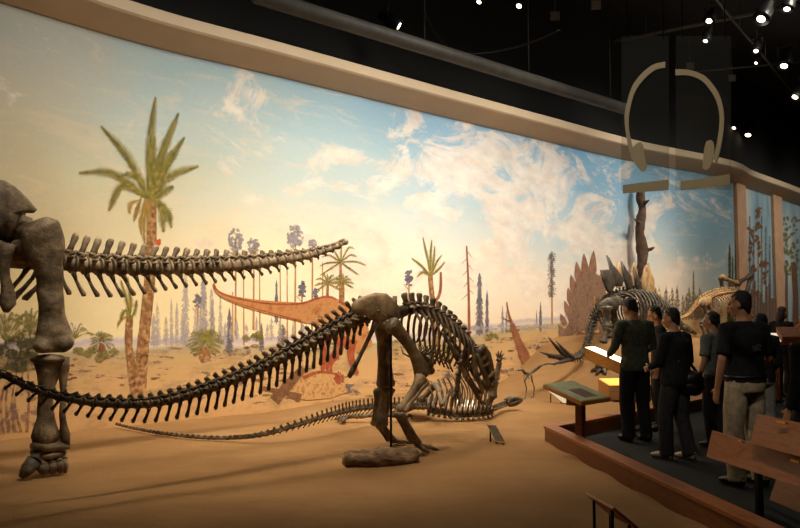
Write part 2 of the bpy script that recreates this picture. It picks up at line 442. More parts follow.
class Art:
    """flat brushwork lying on the wall surface; strokes given on the picture and carried to the wall"""
    def __init__(s): LAY[0] += .00012; s.eps = LAY[0]; s.mb = MB()
    def poly(s, pts):
        n = len(pts); cx = sum(p[0] for p in pts) / n; cy = sum(p[1] for p in pts) / n
        vs = [Wl(cx, cy, s.eps)] + [Wl(x, y, s.eps) for x, y in pts]
        s.mb.add(vs, [(0, i + 1, (i + 1) % n + 1) for i in range(n)]); s.eps += .000004
    def line(s, pts, w, w2=None, n=None, jag=0):
        pts = [(x, y, 0) for x, y in pts]; n = n or max(3, 3 * len(pts)); q = smooth_path(pts, n); vs, fs = [], []
        w2 = w if w2 is None else w2
        for i, p in enumerate(q):
            t = q[min(i + 1, n)] - q[max(i - 1, 0)]; t = t.normalized() if t.length else V((0, 1, 0)); N = V((-t.y, t.x, 0)); ww = lerp(w, w2, i / n) * .5 * (1 + random.uniform(-jag, jag))
            for sg in (-1, 1): a = p + N * ww * sg; vs.append(Wl(a.x, a.y, s.eps))
        for i in range(n): fs.append((i * 2, i * 2 + 1, i * 2 + 3, i * 2 + 2))
        s.mb.add(vs, fs); s.eps += .000004
    def blob(s, cx, cy, rx, ry, n=22, jag=.25):
        s.poly([(cx + rx * math.cos(2 * PI * i / n) * (1 + random.uniform(-jag, jag)), cy + ry * math.sin(2 * PI * i / n) * (1 + random.uniform(-jag, jag))) for i in range(n)])
    def frond(s, pts, leaf, w=1.2, gap=1.6):
        n = max(6, int(sum(math.hypot(b[0] - a[0], b[1] - a[1]) for a, b in zip(pts, pts[1:])) / gap)); q = smooth_path([(x, y, 0) for x, y in pts], n)
        s.line(pts, w, w * .4)
        for i in range(1, n):
            t = (q[i + 1] - q[i - 1]).normalized(); N = V((-t.y, t.x, 0)); f = i / n; L = leaf * math.sin(PI * (.12 + .8 * f)) * random.uniform(.8, 1.15)
            for sg in (-1, 1):
                tip = q[i] + N * sg * L + t * L * .7; b = q[i] - t * gap * .45; c = q[i] + t * gap * .45
                s.mb.add([Wl(b.x, b.y, s.eps), Wl(c.x, c.y, s.eps), Wl(tip.x, tip.y, s.eps)], [(0, 1, 2)])
        s.eps += .000004
    def done(s, name, m, parent=None): return s.mb.build(name, m, parent or MURAL)

def painted(name, m, f, parent=None):
    a = Art(); f(a); return a.done(name, m, parent)
LAV = paint((148, 140, 144), (180, 168, 166), alpha=.8, dab=.7); LAVL = paint((188, 176, 174), (208, 194, 182), alpha=.55, dab=.7); SLATE = paint((100, 94, 104), (140, 130, 134), alpha=.85, dab=.5)
TRUNKP = paint((170, 116, 80), (200, 150, 108), alpha=.8, dab=.4); RUST = paint((128, 78, 54), (168, 106, 72), alpha=.95, dab=.3); FROND = paint((92, 92, 40), (138, 126, 58), (176, 146, 84), scale=14, dab=.35)
FROND2 = paint((130, 110, 50), (172, 136, 64), (190, 150, 80), scale=14, dab=.5); OLIVE = paint((112, 106, 60), (156, 138, 78), scale=12, alpha=.85, dab=.7); PALMT = paint((92, 60, 38), (158, 112, 70), (206, 160, 110), scale=16, dab=.2)
PURP = paint((128, 104, 104), (156, 126, 112), (124, 108, 78), scale=10, alpha=.6, dab=.9); ORANGE = paint((160, 96, 58), (196, 138, 82), (180, 116, 74), scale=7, dab=.2); RED = paint((150, 64, 42), (190, 98, 62), scale=9, alpha=.85, dab=.5)
YEL = paint((170, 112, 66), (208, 164, 104), (150, 92, 64), scale=9, dab=.3); BROWNP = paint((112, 76, 52), (146, 104, 70), scale=10, alpha=.9, dab=.4); GREYP = paint((108, 98, 96), (136, 122, 114), scale=9, alpha=.75, dab=.7)
STEGP = paint((112, 84, 66), (150, 116, 92), (126, 96, 78), scale=8, alpha=.9, dab=.4); STEGR = paint((124, 86, 68), (170, 124, 98), scale=8, alpha=.9, dab=.3); DARKG = paint((66, 62, 44), (104, 94, 62), scale=10, alpha=.85, dab=.7)

# distant conifers and bare trunks
def conifer(a, x, y0, y1, w):
    n = max(4, int((y1 - y0) / 1.9))
    for i in range(n):
        y = lerp(y0, y1, i / n); ww = w * (.3 + .7 * (i / n) ** .5) * random.uniform(.65, 1.1)
        a.poly([(x, y - 2.6), (x + ww * .3, y - .6), (x + ww * .55, y + 2.4), (x + ww * .2, y + 1.8), (x - ww * .2, y + 2), (x - ww * .55, y + 2.6), (x - ww * .3, y - .4)])
    a.line([(x, y0), (x, y1 + 2)], .5, 1.4)
for x, y0, y1, w, m in ((185, 266, 345, 10, LAVL), (203, 274, 345, 11, LAV), (211, 290, 342, 9, LAVL), (212, 300, 342, 8, LAV), (220, 296, 345, 6, LAVL), (276, 282, 322, 5, SLATE), (229, 310, 352, 8, SLATE), (282, 325, 352, 14, GREYP), (261, 325, 350, 6, SLATE), (479, 275, 334, 9, SLATE), (486.5, 292, 332, 5, SLATE),
                        (502, 308, 332, 4, LAV), (506, 312, 332, 4, LAV), (540, 304, 330, 4, SLATE), (536, 312, 326, 3, LAV), (655, 290, 312, 5, OLIVE), (693, 272, 310, 3.5, OLIVE)):
    painted('painted_conifer', m, lambda a: conifer(a, x, y0, y1, w))
for x, yt, yb, rx, ry in ((235, 240, 336, 8, 11), (253, 246, 330, 7, 8), (294.5, 237, 342, 9, 11), (311.5, 245, 340, 4.5, 5), (408, 276, 340, 4, 7), (197, 300, 342, 3.5, 5), (301, 288, 340, 4, 6), (315.5, 293, 340, 3, 5)):
    o = painted('painted_tree', TRUNKP, lambda a: (a.line([(x + .5, yt - 2), (x, yb)], 1.4, 2.2), a.line([(x, yt + 14), (x - 5, yt + 8)], .7)))
    painted('painted_crown', LAV if rx > 4.2 else SLATE, lambda a: [a.blob(x + rx * .85 * q * math.cos(w), yt + ry * q * math.sin(w), random.uniform(1, 2.1), random.uniform(1, 2.2), 9, .45) for q, w in [(math.sqrt(random.random()), random.uniform(0, 6.28)) for _ in range(int(rx * ry * .75) + 8)]] + [a.blob(x + rx * .5, yt + ry * 1.3, 2, 1.2, 9, .4), a.blob(x - rx * .5, yt + ry * 1.2, 1.6, 1, 9, .4)], o)
for x, y0, y1 in ((243, 262, 345), (259, 268, 342), (279.5, 262, 345), (286.5, 270, 342), (232, 292, 342), (322, 262, 340)):
    painted('painted_trunk', TRUNKP, lambda a: a.line([(x, y0), (x + .4, y1)], .9, 1.6))
tag(painted('painted_horizon_trees', LAVL, lambda a: [conifer(a, x + random.uniform(-2, 2), random.uniform(300, 332), 345, random.uniform(5, 9)) for x in range(152, 226, 6)] + [conifer(a, x + random.uniform(-3, 3), random.uniform(312, 330), 338, random.uniform(5, 8)) for x in range(228, 330, 9)]), kind='stuff')
tag(painted('painted_horizon_trees', LAVL, lambda a: [a.blob(x, 327 + random.uniform(-2, 2), random.uniform(3, 7), random.uniform(1, 2.5), 12, .35) for x in range(430, 560, 5)]), kind='stuff')
painted('painted_trunk', RUST, lambda a: (a.line([(466, 246), (468, 290), (468.5, 337)], 1.4, 3), [a.line([(467, y), (467 + s * random.uniform(4, 7), y + 6)], .7, .3) for y, s in zip(range(252, 300, 6), (1, -1) * 5)]))
o = painted('painted_tree', TRUNKP, lambda a: a.line([(551, 254), (551.5, 325)], 1, 1.8))
painted('painted_crown', GREYP, lambda a: [a.poly([(551, y - 2), (551 + random.uniform(2, 5), y + 2), (551 - random.uniform(2, 5), y + 2.4)]) for y in range(253, 296, 2)], o)
# tree line on the right
painted('painted_tree_line', paint((120, 102, 76), (158, 136, 104), scale=10, alpha=.75, dab=.8), lambda a: [(conifer(a, x + random.uniform(-2, 2), y, 318, random.uniform(5, 10))) for x, y in [(x, random.uniform(286, 302)) for x in range(648, 712, 3)]])
painted('painted_tree_line', DARKG, lambda a: [conifer(a, x, random.uniform(226, 270), 330, random.uniform(3, 6)) for x in (729, 732, 735)])
# loose brushwork over the painted ground
for m, n_, xr, w in ((PURP, 150, (60, 560), 5), (BROWNP, 60, (60, 560), 4), (OLIVE, 60, (160, 560), 4), (paint((226, 186, 130), (236, 200, 150), alpha=.6, dab=.8), 90, (50, 540), 7)):
    def f(a):
        for _ in range(n_):
            x = random.uniform(*xr); y = lerp(346 - .03 * (x - 200), 404 - .07 * max(0, x - 300), random.random() ** 1.2); a.blob(x, y, w * random.uniform(.5, 1.5), random.uniform(.5, 1.4), 9, .4)
    tag(painted('painted_brushwork', m, f), kind='stuff')
# ground plants
for cx, cy, rx, ry, m in ((452, 330, 12, 6, OLIVE), (492, 336, 9, 5, OLIVE), (236, 352, 20, 5, PURP), (300, 396, 26, 4, PURP), (500, 372, 26, 6, PURP), (540, 346, 16, 7, PURP), (556, 348, 12, 8, GREYP), (535, 362, 20, 8, PURP), (344, 388, 30, 6, GREYP), (420, 362, 12, 10, OLIVE), (448, 352, 16, 12, OLIVE), (455, 376, 30, 8, PURP), (590, 336, 18, 6, BROWNP), (512, 330, 10, 3, OLIVE), (250, 336, 14, 8, OLIVE), (240, 384, 10, 4, PURP)):
    painted('painted_bush', m, lambda a: [a.blob(cx + random.uniform(-.6, .6) * rx, cy + random.uniform(-.5, .5) * ry, rx * random.uniform(.12, .3), ry * random.uniform(.2, .45), 11, .45) for _ in range(11)])
def fern(a, cx, cy, r, n=13, lo=-.1, hi=PI + .1, leaf=2.2):
    for i in range(n):
        t = lerp(lo, hi, i / (n - 1)) + random.uniform(-.08, .08); L = r * random.uniform(.8, 1.1)
        a.frond([(cx, cy), (cx + math.cos(t) * L * .6, cy - math.sin(t) * L * .68), (cx + math.cos(t) * L, cy - math.sin(t) * L * .8 + L * .16)], leaf, .9, 1.5)
o = painted('painted_fern', FROND, lambda a: fern(a, 205, 341, 19, 19, -.9, PI + .9)); painted('painted_stem', PALMT, lambda a: a.blob(204, 354, 6, 8), o)
o = painted('painted_fern', OLIVE, lambda a: fern(a, 101, 340, 13, 15, -.7, PI + .7)); painted('painted_stem', RUST, lambda a: a.blob(101, 352, 4.5, 9), o)
painted('painted_bush', OLIVE, lambda a: [a.blob(84 + random.uniform(-10, 30), 354 + random.uniform(-6, 4), 5, 4, 12, .4) for _ in range(8)])
painted('painted_fern', OLIVE, lambda a: (fern(a, 74, 338, 22, 8, .4, 2.4, 1.6), fern(a, 5, 340, 46, 12, .15, 2.4, 3), fern(a, 30, 330, 30, 8, .6, 2.6, 2.4)))
painted('painted_fern', DARKG, lambda a: (fern(a, 16, 372, 40, 13, .1, 2.9, 3.2), fern(a, 28, 350, 28, 9, .3, 2.6, 2.4)))
painted('painted_bush', DARKG, lambda a: [a.blob(18 + random.uniform(-18, 16), 352 + random.uniform(-14, 14), 6, 5, 12, .45) for _ in range(16)])
painted('painted_bush', paint((120, 76, 58), (150, 100, 74), scale=9, alpha=.65, dab=.7), lambda a: [(a.line([(x, 432), (x + random.uniform(-6, 6), 400), (x + random.uniform(-9, 9), 372)], 3.5, 1.2)) for x in (2, 8, 14, 20, 26)])
painted('painted_bush', PURP, lambda a: [a.blob(random.uniform(-5, 40), random.uniform(385, 434), 5, 4, 12, .45) for _ in range(16)])
# the tall palm
def palm(base, fr, pm, trunk, w0, w1, skirt, leaf, fm=FROND):
    o = painted('painted_palm', pm, lambda a: a.line(trunk, w0, w1, 26, .07))
    if skirt: painted('painted_dead_fronds', FROND2, lambda a: [a.frond(list(s), leaf * .55, 1.0) for s in skirt], o)
    painted('painted_fronds', fm, lambda a: [a.frond([base, m, t], leaf, 1.6) for m, t in fr], o)
    return o
palm((149, 199), [((149, 150), (155, 97)), ((128, 158), (100, 126)), ((112, 174), (78, 173)), ((160, 158), (178, 113)), ((166, 166), (184, 137)), ((170, 176), (198, 166)), ((122, 186), (108, 211)), ((163, 192), (173, 186)), ((152, 165), (154, 136)), ((158, 176), (172, 150)), ((136, 176), (120, 176)), ((165, 210), (171, 228)), ((160, 205), (163, 232))],
     PALMT, [(138, 398), (143, 340), (149, 280), (151, 235), (151, 198)], 13, 9, [((141, 196), (136, 212), (133, 222)), ((145, 198), (140, 222), (141, 236)), ((146, 200), (143, 226), (144, 244)), ((157, 198), (161, 214), (163, 232)), ((139, 200), (130, 204), (129, 214)), ((150, 196), (148, 214), (149, 228))], 6.2)
painted('painted_fruit', paint((190, 84, 50)), lambda a: a.blob(158, 242, 2.6, 3))
palm((129, 318), [((126, 300), (120, 280)), ((130, 300), (127, 277)), ((124, 310), (118, 325)), ((134, 312), (136, 300))], PALMT, [(134, 392), (130, 360), (128, 340), (129, 316)], 8, 7, [((126, 316), (118, 322), (117, 328))], 3)
for (bx, by), yb, L in (((340, 262), 344, 24), ((327, 283), 342, 14), ((342.5, 282), 342, 11)):
    o = painted('painted_palm', PALMT, lambda a: a.line([(bx, by), (bx - .5, yb)], 2.4, 3))
    painted('painted_fronds', FROND, lambda a: fern(a, bx, by, L, 9, -.5, PI + .5, 1.5), o)
palm((430, 276), [((427, 258), (422, 237)), ((430, 256), (431, 240)), ((421, 266), (411, 258)), ((436, 262), (441, 255)), ((422, 272), (416, 277)), ((437, 270), (444, 262)), ((433, 260), (434, 246))], PALMT, [(435, 346), (434, 312), (431, 292), (429.5, 274)], 6.5, 4, None, 2.0)
painted('painted_trunk', RUST, lambda a: a.line([(433, 303), (438, 296), (440, 286), (440, 272)], 3.4, 2))
# dead log standing on the right
painted('painted_dead_log', RUST, lambda a: (a.line([(527, 364), (518, 342), (511, 324)], 11, 5, 14, .15), a.line([(512, 326), (508, 314), (506, 302)], 3, 1), a.line([(511, 322), (502, 318)], 1.6, .6), a.line([(518, 340), (522, 362)], 5, 3)))
# painted carnivore over its kill
dino = painted('painted_dinosaur', ORANGE, lambda a: (a.line([(213, 284), (216, 291), (226, 297), (246, 303), (272, 308), (300, 312)], 2, 19, 24), a.poly([(285, 304), (302, 303), (316, 298), (328, 297), (340, 303), (352, 312), (366, 322), (372, 345), (356, 352), (340, 340), (322, 326), (300, 322), (284, 317)])))
painted('painted_back_stripe', RED, lambda a: (a.line([(212.5, 283), (216, 290), (226, 295.5), (246, 300.5), (272, 304), (300, 303.5), (318, 298), (330, 297), (346, 306), (358, 314)], 1.4, 2.6, 30), a.line([(226, 299.5), (246, 306), (272, 313.5), (300, 321)], .8, 1.6, 24)), dino)
painted('painted_leg', RED, lambda a: (a.line([(344, 336), (336, 352), (328, 366), (333, 384)], 12, 4), a.line([(330, 330), (324, 352), (322, 370)], 9, 4), a.line([(352, 340), (350, 356), (356, 374)], 9, 5)), dino)
painted('painted_carcass', YEL, lambda a: a.poly([(283, 396), (292, 384), (302, 376), (318, 371), (334, 372), (344, 382), (346, 392), (330, 398), (306, 400)]))
painted('painted_carcass', RED, lambda a: (a.line([(302, 378), (318, 372), (336, 374)], 4, 2), a.blob(338, 378, 5, 6)))
painted('painted_dead_log', BROWNP, lambda a: (a.line([(303, 368), (288, 384), (274, 400)], 8, 11, 12, .12), a.line([(262, 388), (282, 392), (300, 398)], 4, 7, 10, .2)))
# painted plated dinosaur
leaf = lambda x, y, w, l, t=0: [(x + math.cos(t) * u - math.sin(t) * v, y + math.sin(t) * u + math.cos(t) * v) for u, v in ((0, -l * .5), (w * .45, -l * .3), (w * .8, -l * .05), (w, l * .2), (w * .7, l * .5), (-w * .7, l * .5), (-w, l * .2), (-w * .8, -l * .05), (-w * .45, -l * .3))]
steg = painted('painted_dinosaur', STEGP, lambda a: (a.poly([(572, 332), (567, 318), (569, 300), (573, 284), (580, 272), (590, 270), (599, 276), (605, 290), (607, 306), (604, 322), (596, 330), (584, 330)]), a.line([(576, 322), (568, 332), (558, 334)], 13, 8), a.line([(600, 318), (603, 340)], 8, 6), a.line([(586, 322), (590, 342)], 8, 6)))
painted('painted_plates', STEGR, lambda a: [a.poly(leaf(x, y, w, l, t)) for x, y, w, l, t in ((584, 266, 4, 26, -.08), (592, 264, 4.2, 28, .06), (577, 272, 3.8, 22, -.14), (572, 284, 3.6, 20, -.2), (569, 296, 3.4, 18, -.22), (566, 308, 3, 16, -.3), (562, 319, 2.8, 12, -.4), (600, 279, 3.4, 18, .25), (605, 298, 3, 14, .3), (560, 328, 2.2, 9, -.6))], steg)
painted('painted_shade_strokes', BROWNP, lambda a: [a.line([(x, y), (x + random.uniform(-1, 2), y + 14)], 1.6, .6) for x, y in [(random.uniform(573, 603), random.uniform(284, 318)) for _ in range(22)]], steg)
# two narrow panels between the pilasters
pm = mat('painted pale blue sky', [(110, 140, 158), (150, 176, 186), (196, 200, 192)], 1.1, .85, stretch=(1, 1, .35), spec=.1)
for n, (pa, pb, lab) in enumerate(((746.2, 773.4, 'narrow mural panel of tall leafy trunks between the two tan pilasters'), (782.6, 830, 'mural panel with a broad brown trunk right of the last tan pilaster'))):
    q = Wl((pa + pb) / 2, 300); t = thing('mural', lab, 'mural', (q.x, q.y, 0))
    canvas('painted_canvas', wall_u(pa), min(wall_u(pb), .999), t, pm)
    if n == 0:
        painted('painted_trunk', GREYP, lambda a: [a.line([(x, 216 + 10 * (i % 3)), (x + random.uniform(-.6, .6), 345)], 1.2, 2.2 + (i % 2)) for i, x in enumerate((749, 753, 757.5, 761, 765, 769))], t)
        painted('painted_foliage', BROWNP, lambda a: [a.blob(x + random.uniform(-2.4, 2.4), y + random.uniform(-5, 5), random.uniform(.7, 1.7), random.uniform(1, 2.4), 10, .4) for _ in range(7) for x, y in [(757.5, 212), (757, 220), (758, 230), (757, 240), (759, 252), (762, 262), (765, 268), (750, 232), (751, 244), (750, 256), (753, 270), (764, 278), (755, 290)]], t)
        painted('painted_undergrowth', BROWNP, lambda a: [a.line([(x, 290 + random.uniform(-14, 14)), (x, 352)], 2, 2.6) for x in range(748, 773, 3)], t)
    else:
        painted('painted_trunk', BROWNP, lambda a: (a.line([(794, 345), (795, 300), (793, 262)], 6, 5), a.line([(786, 345), (786, 270)], 3, 2), a.line([(803, 345), (803, 230)], 4, 3)), t)
        painted('painted_foliage', OLIVE, lambda a: [a.blob(random.uniform(783, 798), random.uniform(216, 276), random.uniform(.8, 2), random.uniform(1, 2.6), 10, .4) for _ in range(80)], t)

# ================================================================ SKELETONS
UP = V((0, 0, 1))
def vertebra(parent, c, T, U, L, r, sh, sw, lean, tp, ch, ch_w, m, name, arch=1.0, chlean=.5):
    """centrum spool, arch, blade spine, side processes, zygapophyses; a chevron below as a sub-part"""
    Sd = T.cross(U).normalized(); mb = MB()
    mb.tube([c - T * L * .47, c - T * L * .4, c - T * L * .15, c + T * L * .15, c + T * L * .4, c + T * L * .47], [r * .8, r, r * .74, r * .74, r, r * .8], U, 10)
    if arch: mb.tube([c + U * r * .5, c + U * (r + .35 * r * arch)], [(L * .34, r * .5), (L * .26, r * .3)], T, 7)
    if sh > 0:
        b = c + U * r * .9; d = (U - T * lean).normalized()
        mb.tube([b, b + d * sh * .45, b + d * sh * .85, b + d * sh], [(sw * .55, r * .26), (sw * .42, r * .2), (sw * .55, r * .3), (sw * .4, r * .2)], T, 7)
        for q in (-1, 1):
            mb.tube([c + U * r * .9 + Sd * q * r * .3, c + U * r * 1.2 + T * L * .6 + Sd * q * r * .35], [r * .26, r * .13], U, 6)
            mb.tube([c + U * r * 1.05 + Sd * q * r * .2, c + U * r * 1.35 - T * L * .5 + Sd * q * r * .2], [r * .22, r * .12], U, 6)
    if tp > 0:
        for q in (-1, 1): mb.tube([c + U * r * .45 + Sd * q * r * .5, c + U * r * .5 + Sd * q * (r + tp) - T * tp * .25], [(L * .26, r * .22), (L * .17, r * .14)], T, 7)
    mb.rough(r * .1, 3.0 / max(r, .02) * .35)
    o = mb.build(name, m, parent, c)
    if ch > 0:
        cm = MB(); b = c - U * r * .85 - T * L * .45; d = (-U - T * chlean).normalized(); e = b + d * ch; k_ = T * (-chlean * ch * .35)
        for q in (-1, 1): cm.tube([b + Sd * q * r * .4, b + d * ch * .35], [ch_w * .5, ch_w * .5], T, 6)
        cm.tube([b + d * ch * .3, b + d * ch * .65 + k_ * .25, e + k_ * .8, e + k_ * 1.3], [(ch_w * .55, ch_w * .45), (ch_w * .6, ch_w * .4), (ch_w * .9, ch_w * .4), (ch_w * .5, ch_w * .3)], T, 7)
        cm.build('chevron', m, o, b)
    return o
def spine_run(parent, pts, n, m, name, r, sh, sw=.7, lean=.3, tp=0, ch=0, chw=.02, up=UP, Lf=.95, arch=1.0, chlean=.5):
    """n vertebrae along a path; the sizes are functions of t in 0..1"""
    f = lambda v, t: v(t) if callable(v) else v
    q = smooth_path(pts, 2 * n); out = []
    for i in range(n):
        a, c, b = q[2 * i], q[2 * i + 1], q[2 * i + 2]; t = (i + .5) / n
        T = (b - a); L = T.length * Lf; T.normalize(); U = (up - T * up.dot(T)).normalized()
        out.append((vertebra(parent, c, T, U, L, f(r, t), f(sh, t), f(sw, t) * L, f(lean, t), f(tp, t), f(ch, t), f(chw, t), m, name, arch, chlean), c, T, U))
    return out
def rib(parent, pts, r, m, ref, name='rib'):
    q = smooth_path(pts, 9); return MB().tube(q, [(r * lerp(1.15, .7, i / 9), r * lerp(.7, .5, i / 9)) for i in range(10)], ref, 7).build(name, m, parent)
def toe(mb, pts, r0, r1, claw=True):
    """phalanges end to end, closing in a claw"""
    n = len(pts) - 1
    for i in range(n):
        a, b = V(pts[i]), V(pts[i + 1]); r = lerp(r0, r1, i / max(1, n - 1))
        if i == n - 1 and claw: mb.tube([a, a.lerp(b, .5) + UP * r * .3, b], [r * .95, r * .65, r * .1], UP, 7)
        else: mb.bone(a, b, r * .7, r, r * .92, 1, UP, sides=8)
    return mb

# ---------------------------------------------------------------- long-tailed giant at the left
f = plane_map((-3.47, 7.8, 0), (.72, .69)); a, s = f.a, f.s
t = thing('sauropod_skeleton', 'giant pale brown dinosaur skeleton, its pillar hind leg and level tail at the left edge', 'skeleton', (f(40, 473).x, f(40, 473).y, sand_z(f(40, 473).x, f(40, 473).y)))
gz = lambda p: V((p.x, p.y, sand_z(p.x, p.y)))
SA = t
il = MB(); il.lens([f(x, y) for x, y in ((-26, 184), (-8, 179), (4, 181), (14, 187), (26, 198), (36.5, 209), (33, 212.5), (24, 212), (19, 218), (14, 230), (8, 240), (2, 226), (-6, 234), (-16, 246), (-28, 232))], s * .16)
il = il.rough(.02, 5).build('ilium', BONE_A, t)
MB().lens([f(x, y, -.5) for x, y in ((-26, 186), (-8, 180), (6, 183), (20, 192), (31, 206), (24, 216), (10, 236), (-12, 244), (-28, 232))], s * .14).rough(.02, 5).build('ilium', BONE_A, t)
sac = MB(); 
for i, (x, y) in enumerate(((-30, 205), (-16, 207), (-2, 209), (12, 212), (26, 217))): sac.tube([f(x, y + 45, -.25), f(x, y + 8, -.25), f(x + 2, y, -.25)], [(.09, .05), (.075, .035), (.05, .03)], a, 8)
sac.tube([f(-44, 250, -.25), f(0, 254, -.25), f(44, 258, -.25)], [.13, .14, .13], UP, 10)
for x in (-26, -4, 18): sac.tube([f(x, 246, -.5), f(x, 246, 0)], [.07, .07], UP, 8)
sac.rough(.02, 6).build('sacrum', BONE_A, t)
for lat in (0, -.5):
    MB().tube(smooth_path([f(8, 244, lat), f(4, 268, lat * .8), f(8, 292, lat * .6), f(6, 312, lat * .5)], 8), [(.09, .05), (.075, .04), (.06, .035), (.055, .03), (.05, .03), (.055, .035), (.07, .04), (.08, .045), (.03, .03)], a, 9).rough(.01, 6).build('ischium', BONE_A, t)
    MB().tube(smooth_path([f(-18, 244, lat), f(-26, 285, lat * .7), f(-32, 322, lat * .5)], 6), [(.09, .06), (.09, .05), (.08, .05), (.075, .05), (.08, .05), (.1, .06), (.05, .04)], a, 9).rough(.01, 6).build('pubis', BONE_A, t)
# near hind leg
fe = MB(); q = [f(x, y, .06) for x, y in ((36, 219), (39, 226), (42, 238), (46, 252), (48.5, 266), (50, 282), (50.5, 300), (51.5, 317), (53, 331), (54, 343), (54, 352))]
wd = [.10, .19, .205, .185, .155, .132, .122, .137, .17, .19, .12]
fe.tube(q, [(w, w * .68) for w in wd], a, 16)
fe.ell(f(22, 232, -.1), .13, .13, .12); fe.tube([f(22, 232, -.1), f(36, 236, .02)], [.1, .14], UP, 10)
fe.ell(f(44, 345, .1), .10, .13, .085); fe.ell(f(64, 344, .1), .085, .12, .09)
remesh(fe, .02, 4).rough(.022, 5).build('femur', BONE_A, t)
ti = MB(); q = smooth_path([f(49, 356, .05), f(47, 385, .05), f(45.5, 415, .05), f(45, 444, .05)], 10)
ti.tube(q, [(.13, .12), (.14, .12), (.115, .1), (.09, .085), (.077, .075), (.072, .07), (.074, .07), (.085, .08), (.11, .095), (.14, .12), (.12, .11)], a, 12); ti.ell(f(48, 359, .05), .17, .14, .05)
ti.rough(.018, 6).build('tibia', BONE_A, t)
MB().tube(smooth_path([f(64, 357, .12), f(63, 385, .12), f(63, 415, .12), f(66.5, 447, .12)], 8), [(.06, .06), (.06, .055), (.042, .04), (.033, .03), (.03, .03), (.03, .03), (.035, .04), (.055, .055), (.035, .04)], a, 9).rough(.012, 7).build('fibula', BONE_A, t)
MB().tube([f(33, 447, .08), f(46, 446, .08), f(62, 446, .08), f(68, 446, .08)], [(.04, .09), (.06, .12), (.055, .11), (.03, .07)], UP, 10).rough(.015, 7).build('ankle_bone', BONE_A, t)
ft = MB().ell(f(47, 454, .06), .15, .13, .05).rough(.01, 6).build('foot', BONE_A, t)
for i, (x0, y0, x1, y1, x2, y2, r) in enumerate(((38, 453, 34, 461, 21, 474, .075), (42, 452, 42, 465, 45, 476, .06), (49, 452, 51, 464, 54, 474.5, .055), (56, 452, 59, 462, 61, 471, .05), (63, 452, 64, 459, 66, 466, .04))):
    p0, p1, p2 = f(x0, y0, .1), f(x1, y1, .14), f(x2, y2, .17); p2 = gz(p2) + UP * r * .45
    mb = MB(); mb.bone(p0, p1, r * .75, r, r * 1.05, .9, a, sides=9); mb.tube([p1, p1.lerp(p2, .5), p2], [r * 1.0, r * .9, r * .35], a, 9); mb.rough(.008, 9)
    mb.build('toe', BONE_A if i else BONE_E, ft)
# far hind leg, striding forward (to the left)
fo = lambda x, y, l=-.55: f(x, y, l)
b = MB(); b.bone(fo(-22, 250), fo(-62, 345), .13, .2, .19, .7, a); b.rough(.02, 5); b.build('femur', BONE_A, t)
b = MB(); b.bone(fo(-62, 350), fo(-52, 440), .085, .15, .12, .85, a); b.rough(.015, 6); b.build('tibia', BONE_A, t)
pf = gz(fo(-52, 450)); ft2 = MB().ell(pf + UP * .1, .17, .15, .09).rough(.01, 6).build('foot', BONE_A, t)
for i in range(5):
    d = (a * (-1 + .1 * i) + s * (i - 2) * .35).normalized(); mb = MB(); mb.bone(pf + UP * .1 + d * .08, pf + d * .2 + UP * .07, .04, .055, .05, 1); mb.tube([pf + d * .2 + UP * .07, pf + d * .33 + UP * .025], [.05, .02]); mb.build('toe', BONE_A, ft2)
# tail
tail = [f(x, y, -.25 + .0) for x, y in ((60, 262), (80, 265), (110, 267), (150, 268), (200, 267), (250, 264), (300, 257), (330, 249), (345, 242))]
def px_t(tab): return lambda t: interp(tab, t)
for o, c, T, Uv in spine_run(t, tail, 29, BONE_A, 'tail_vertebra', px_t([(0, .105), (.3, .1), (.6, .088), (.85, .06), (1, .04)]), px_t([(0, .24), (.12, .22), (.3, .16), (.5, .12), (.7, .07), (1, .0)]), .62, px_t([(0, -.25), (.4, -.5), (1, -.6)]), px_t([(0, .12), (.3, .06), (.5, .0)]), px_t([(0, .24), (.15, .25), (.3, .17), (.5, .11), (.7, .08), (.85, .04), (1, .0)]), px_t([(0, .034), (1, .026)]), chlean=-.45, Lf=.9): pass
MB().ell(tail[-1], .05, .05, .045).build('tail_tip', BONE_A, t)
# hip vertebra spines behind the femur and the hanging chevrons near the frame edge
for o, c, T, Uv in spine_run(t, [f(28, 258, -.25), f(60, 262, -.25)], 3, BONE_A, 'tail_vertebra', .12, .22, .6, .3, .1, .34, .04): pass
# trunk vertebrae and ribs beyond the frame
for o, c, T, Uv in spine_run(t, [f(-44, 250, -.25), f(-90, 238, -.25), f(-150, 240, -.25)], 5, BONE_A, 'back_vertebra', .13, .3, .6, 0, .2): 
    for q in (-1, 1): rib(t, [c + UP * .1 + s * q * .15, c + s * q * .5 - UP * .15, c + s * q * .62 - UP * .6, c + s * q * .4 - UP * 1.1], .035, BONE_A, a)
st = MB(); b0 = gz(f(-30, 440, -.25)); st.tube([b0, f(-30, 250, -.25)], [.03, .03], UP, 8); st.build('steel_post', STEEL, t)

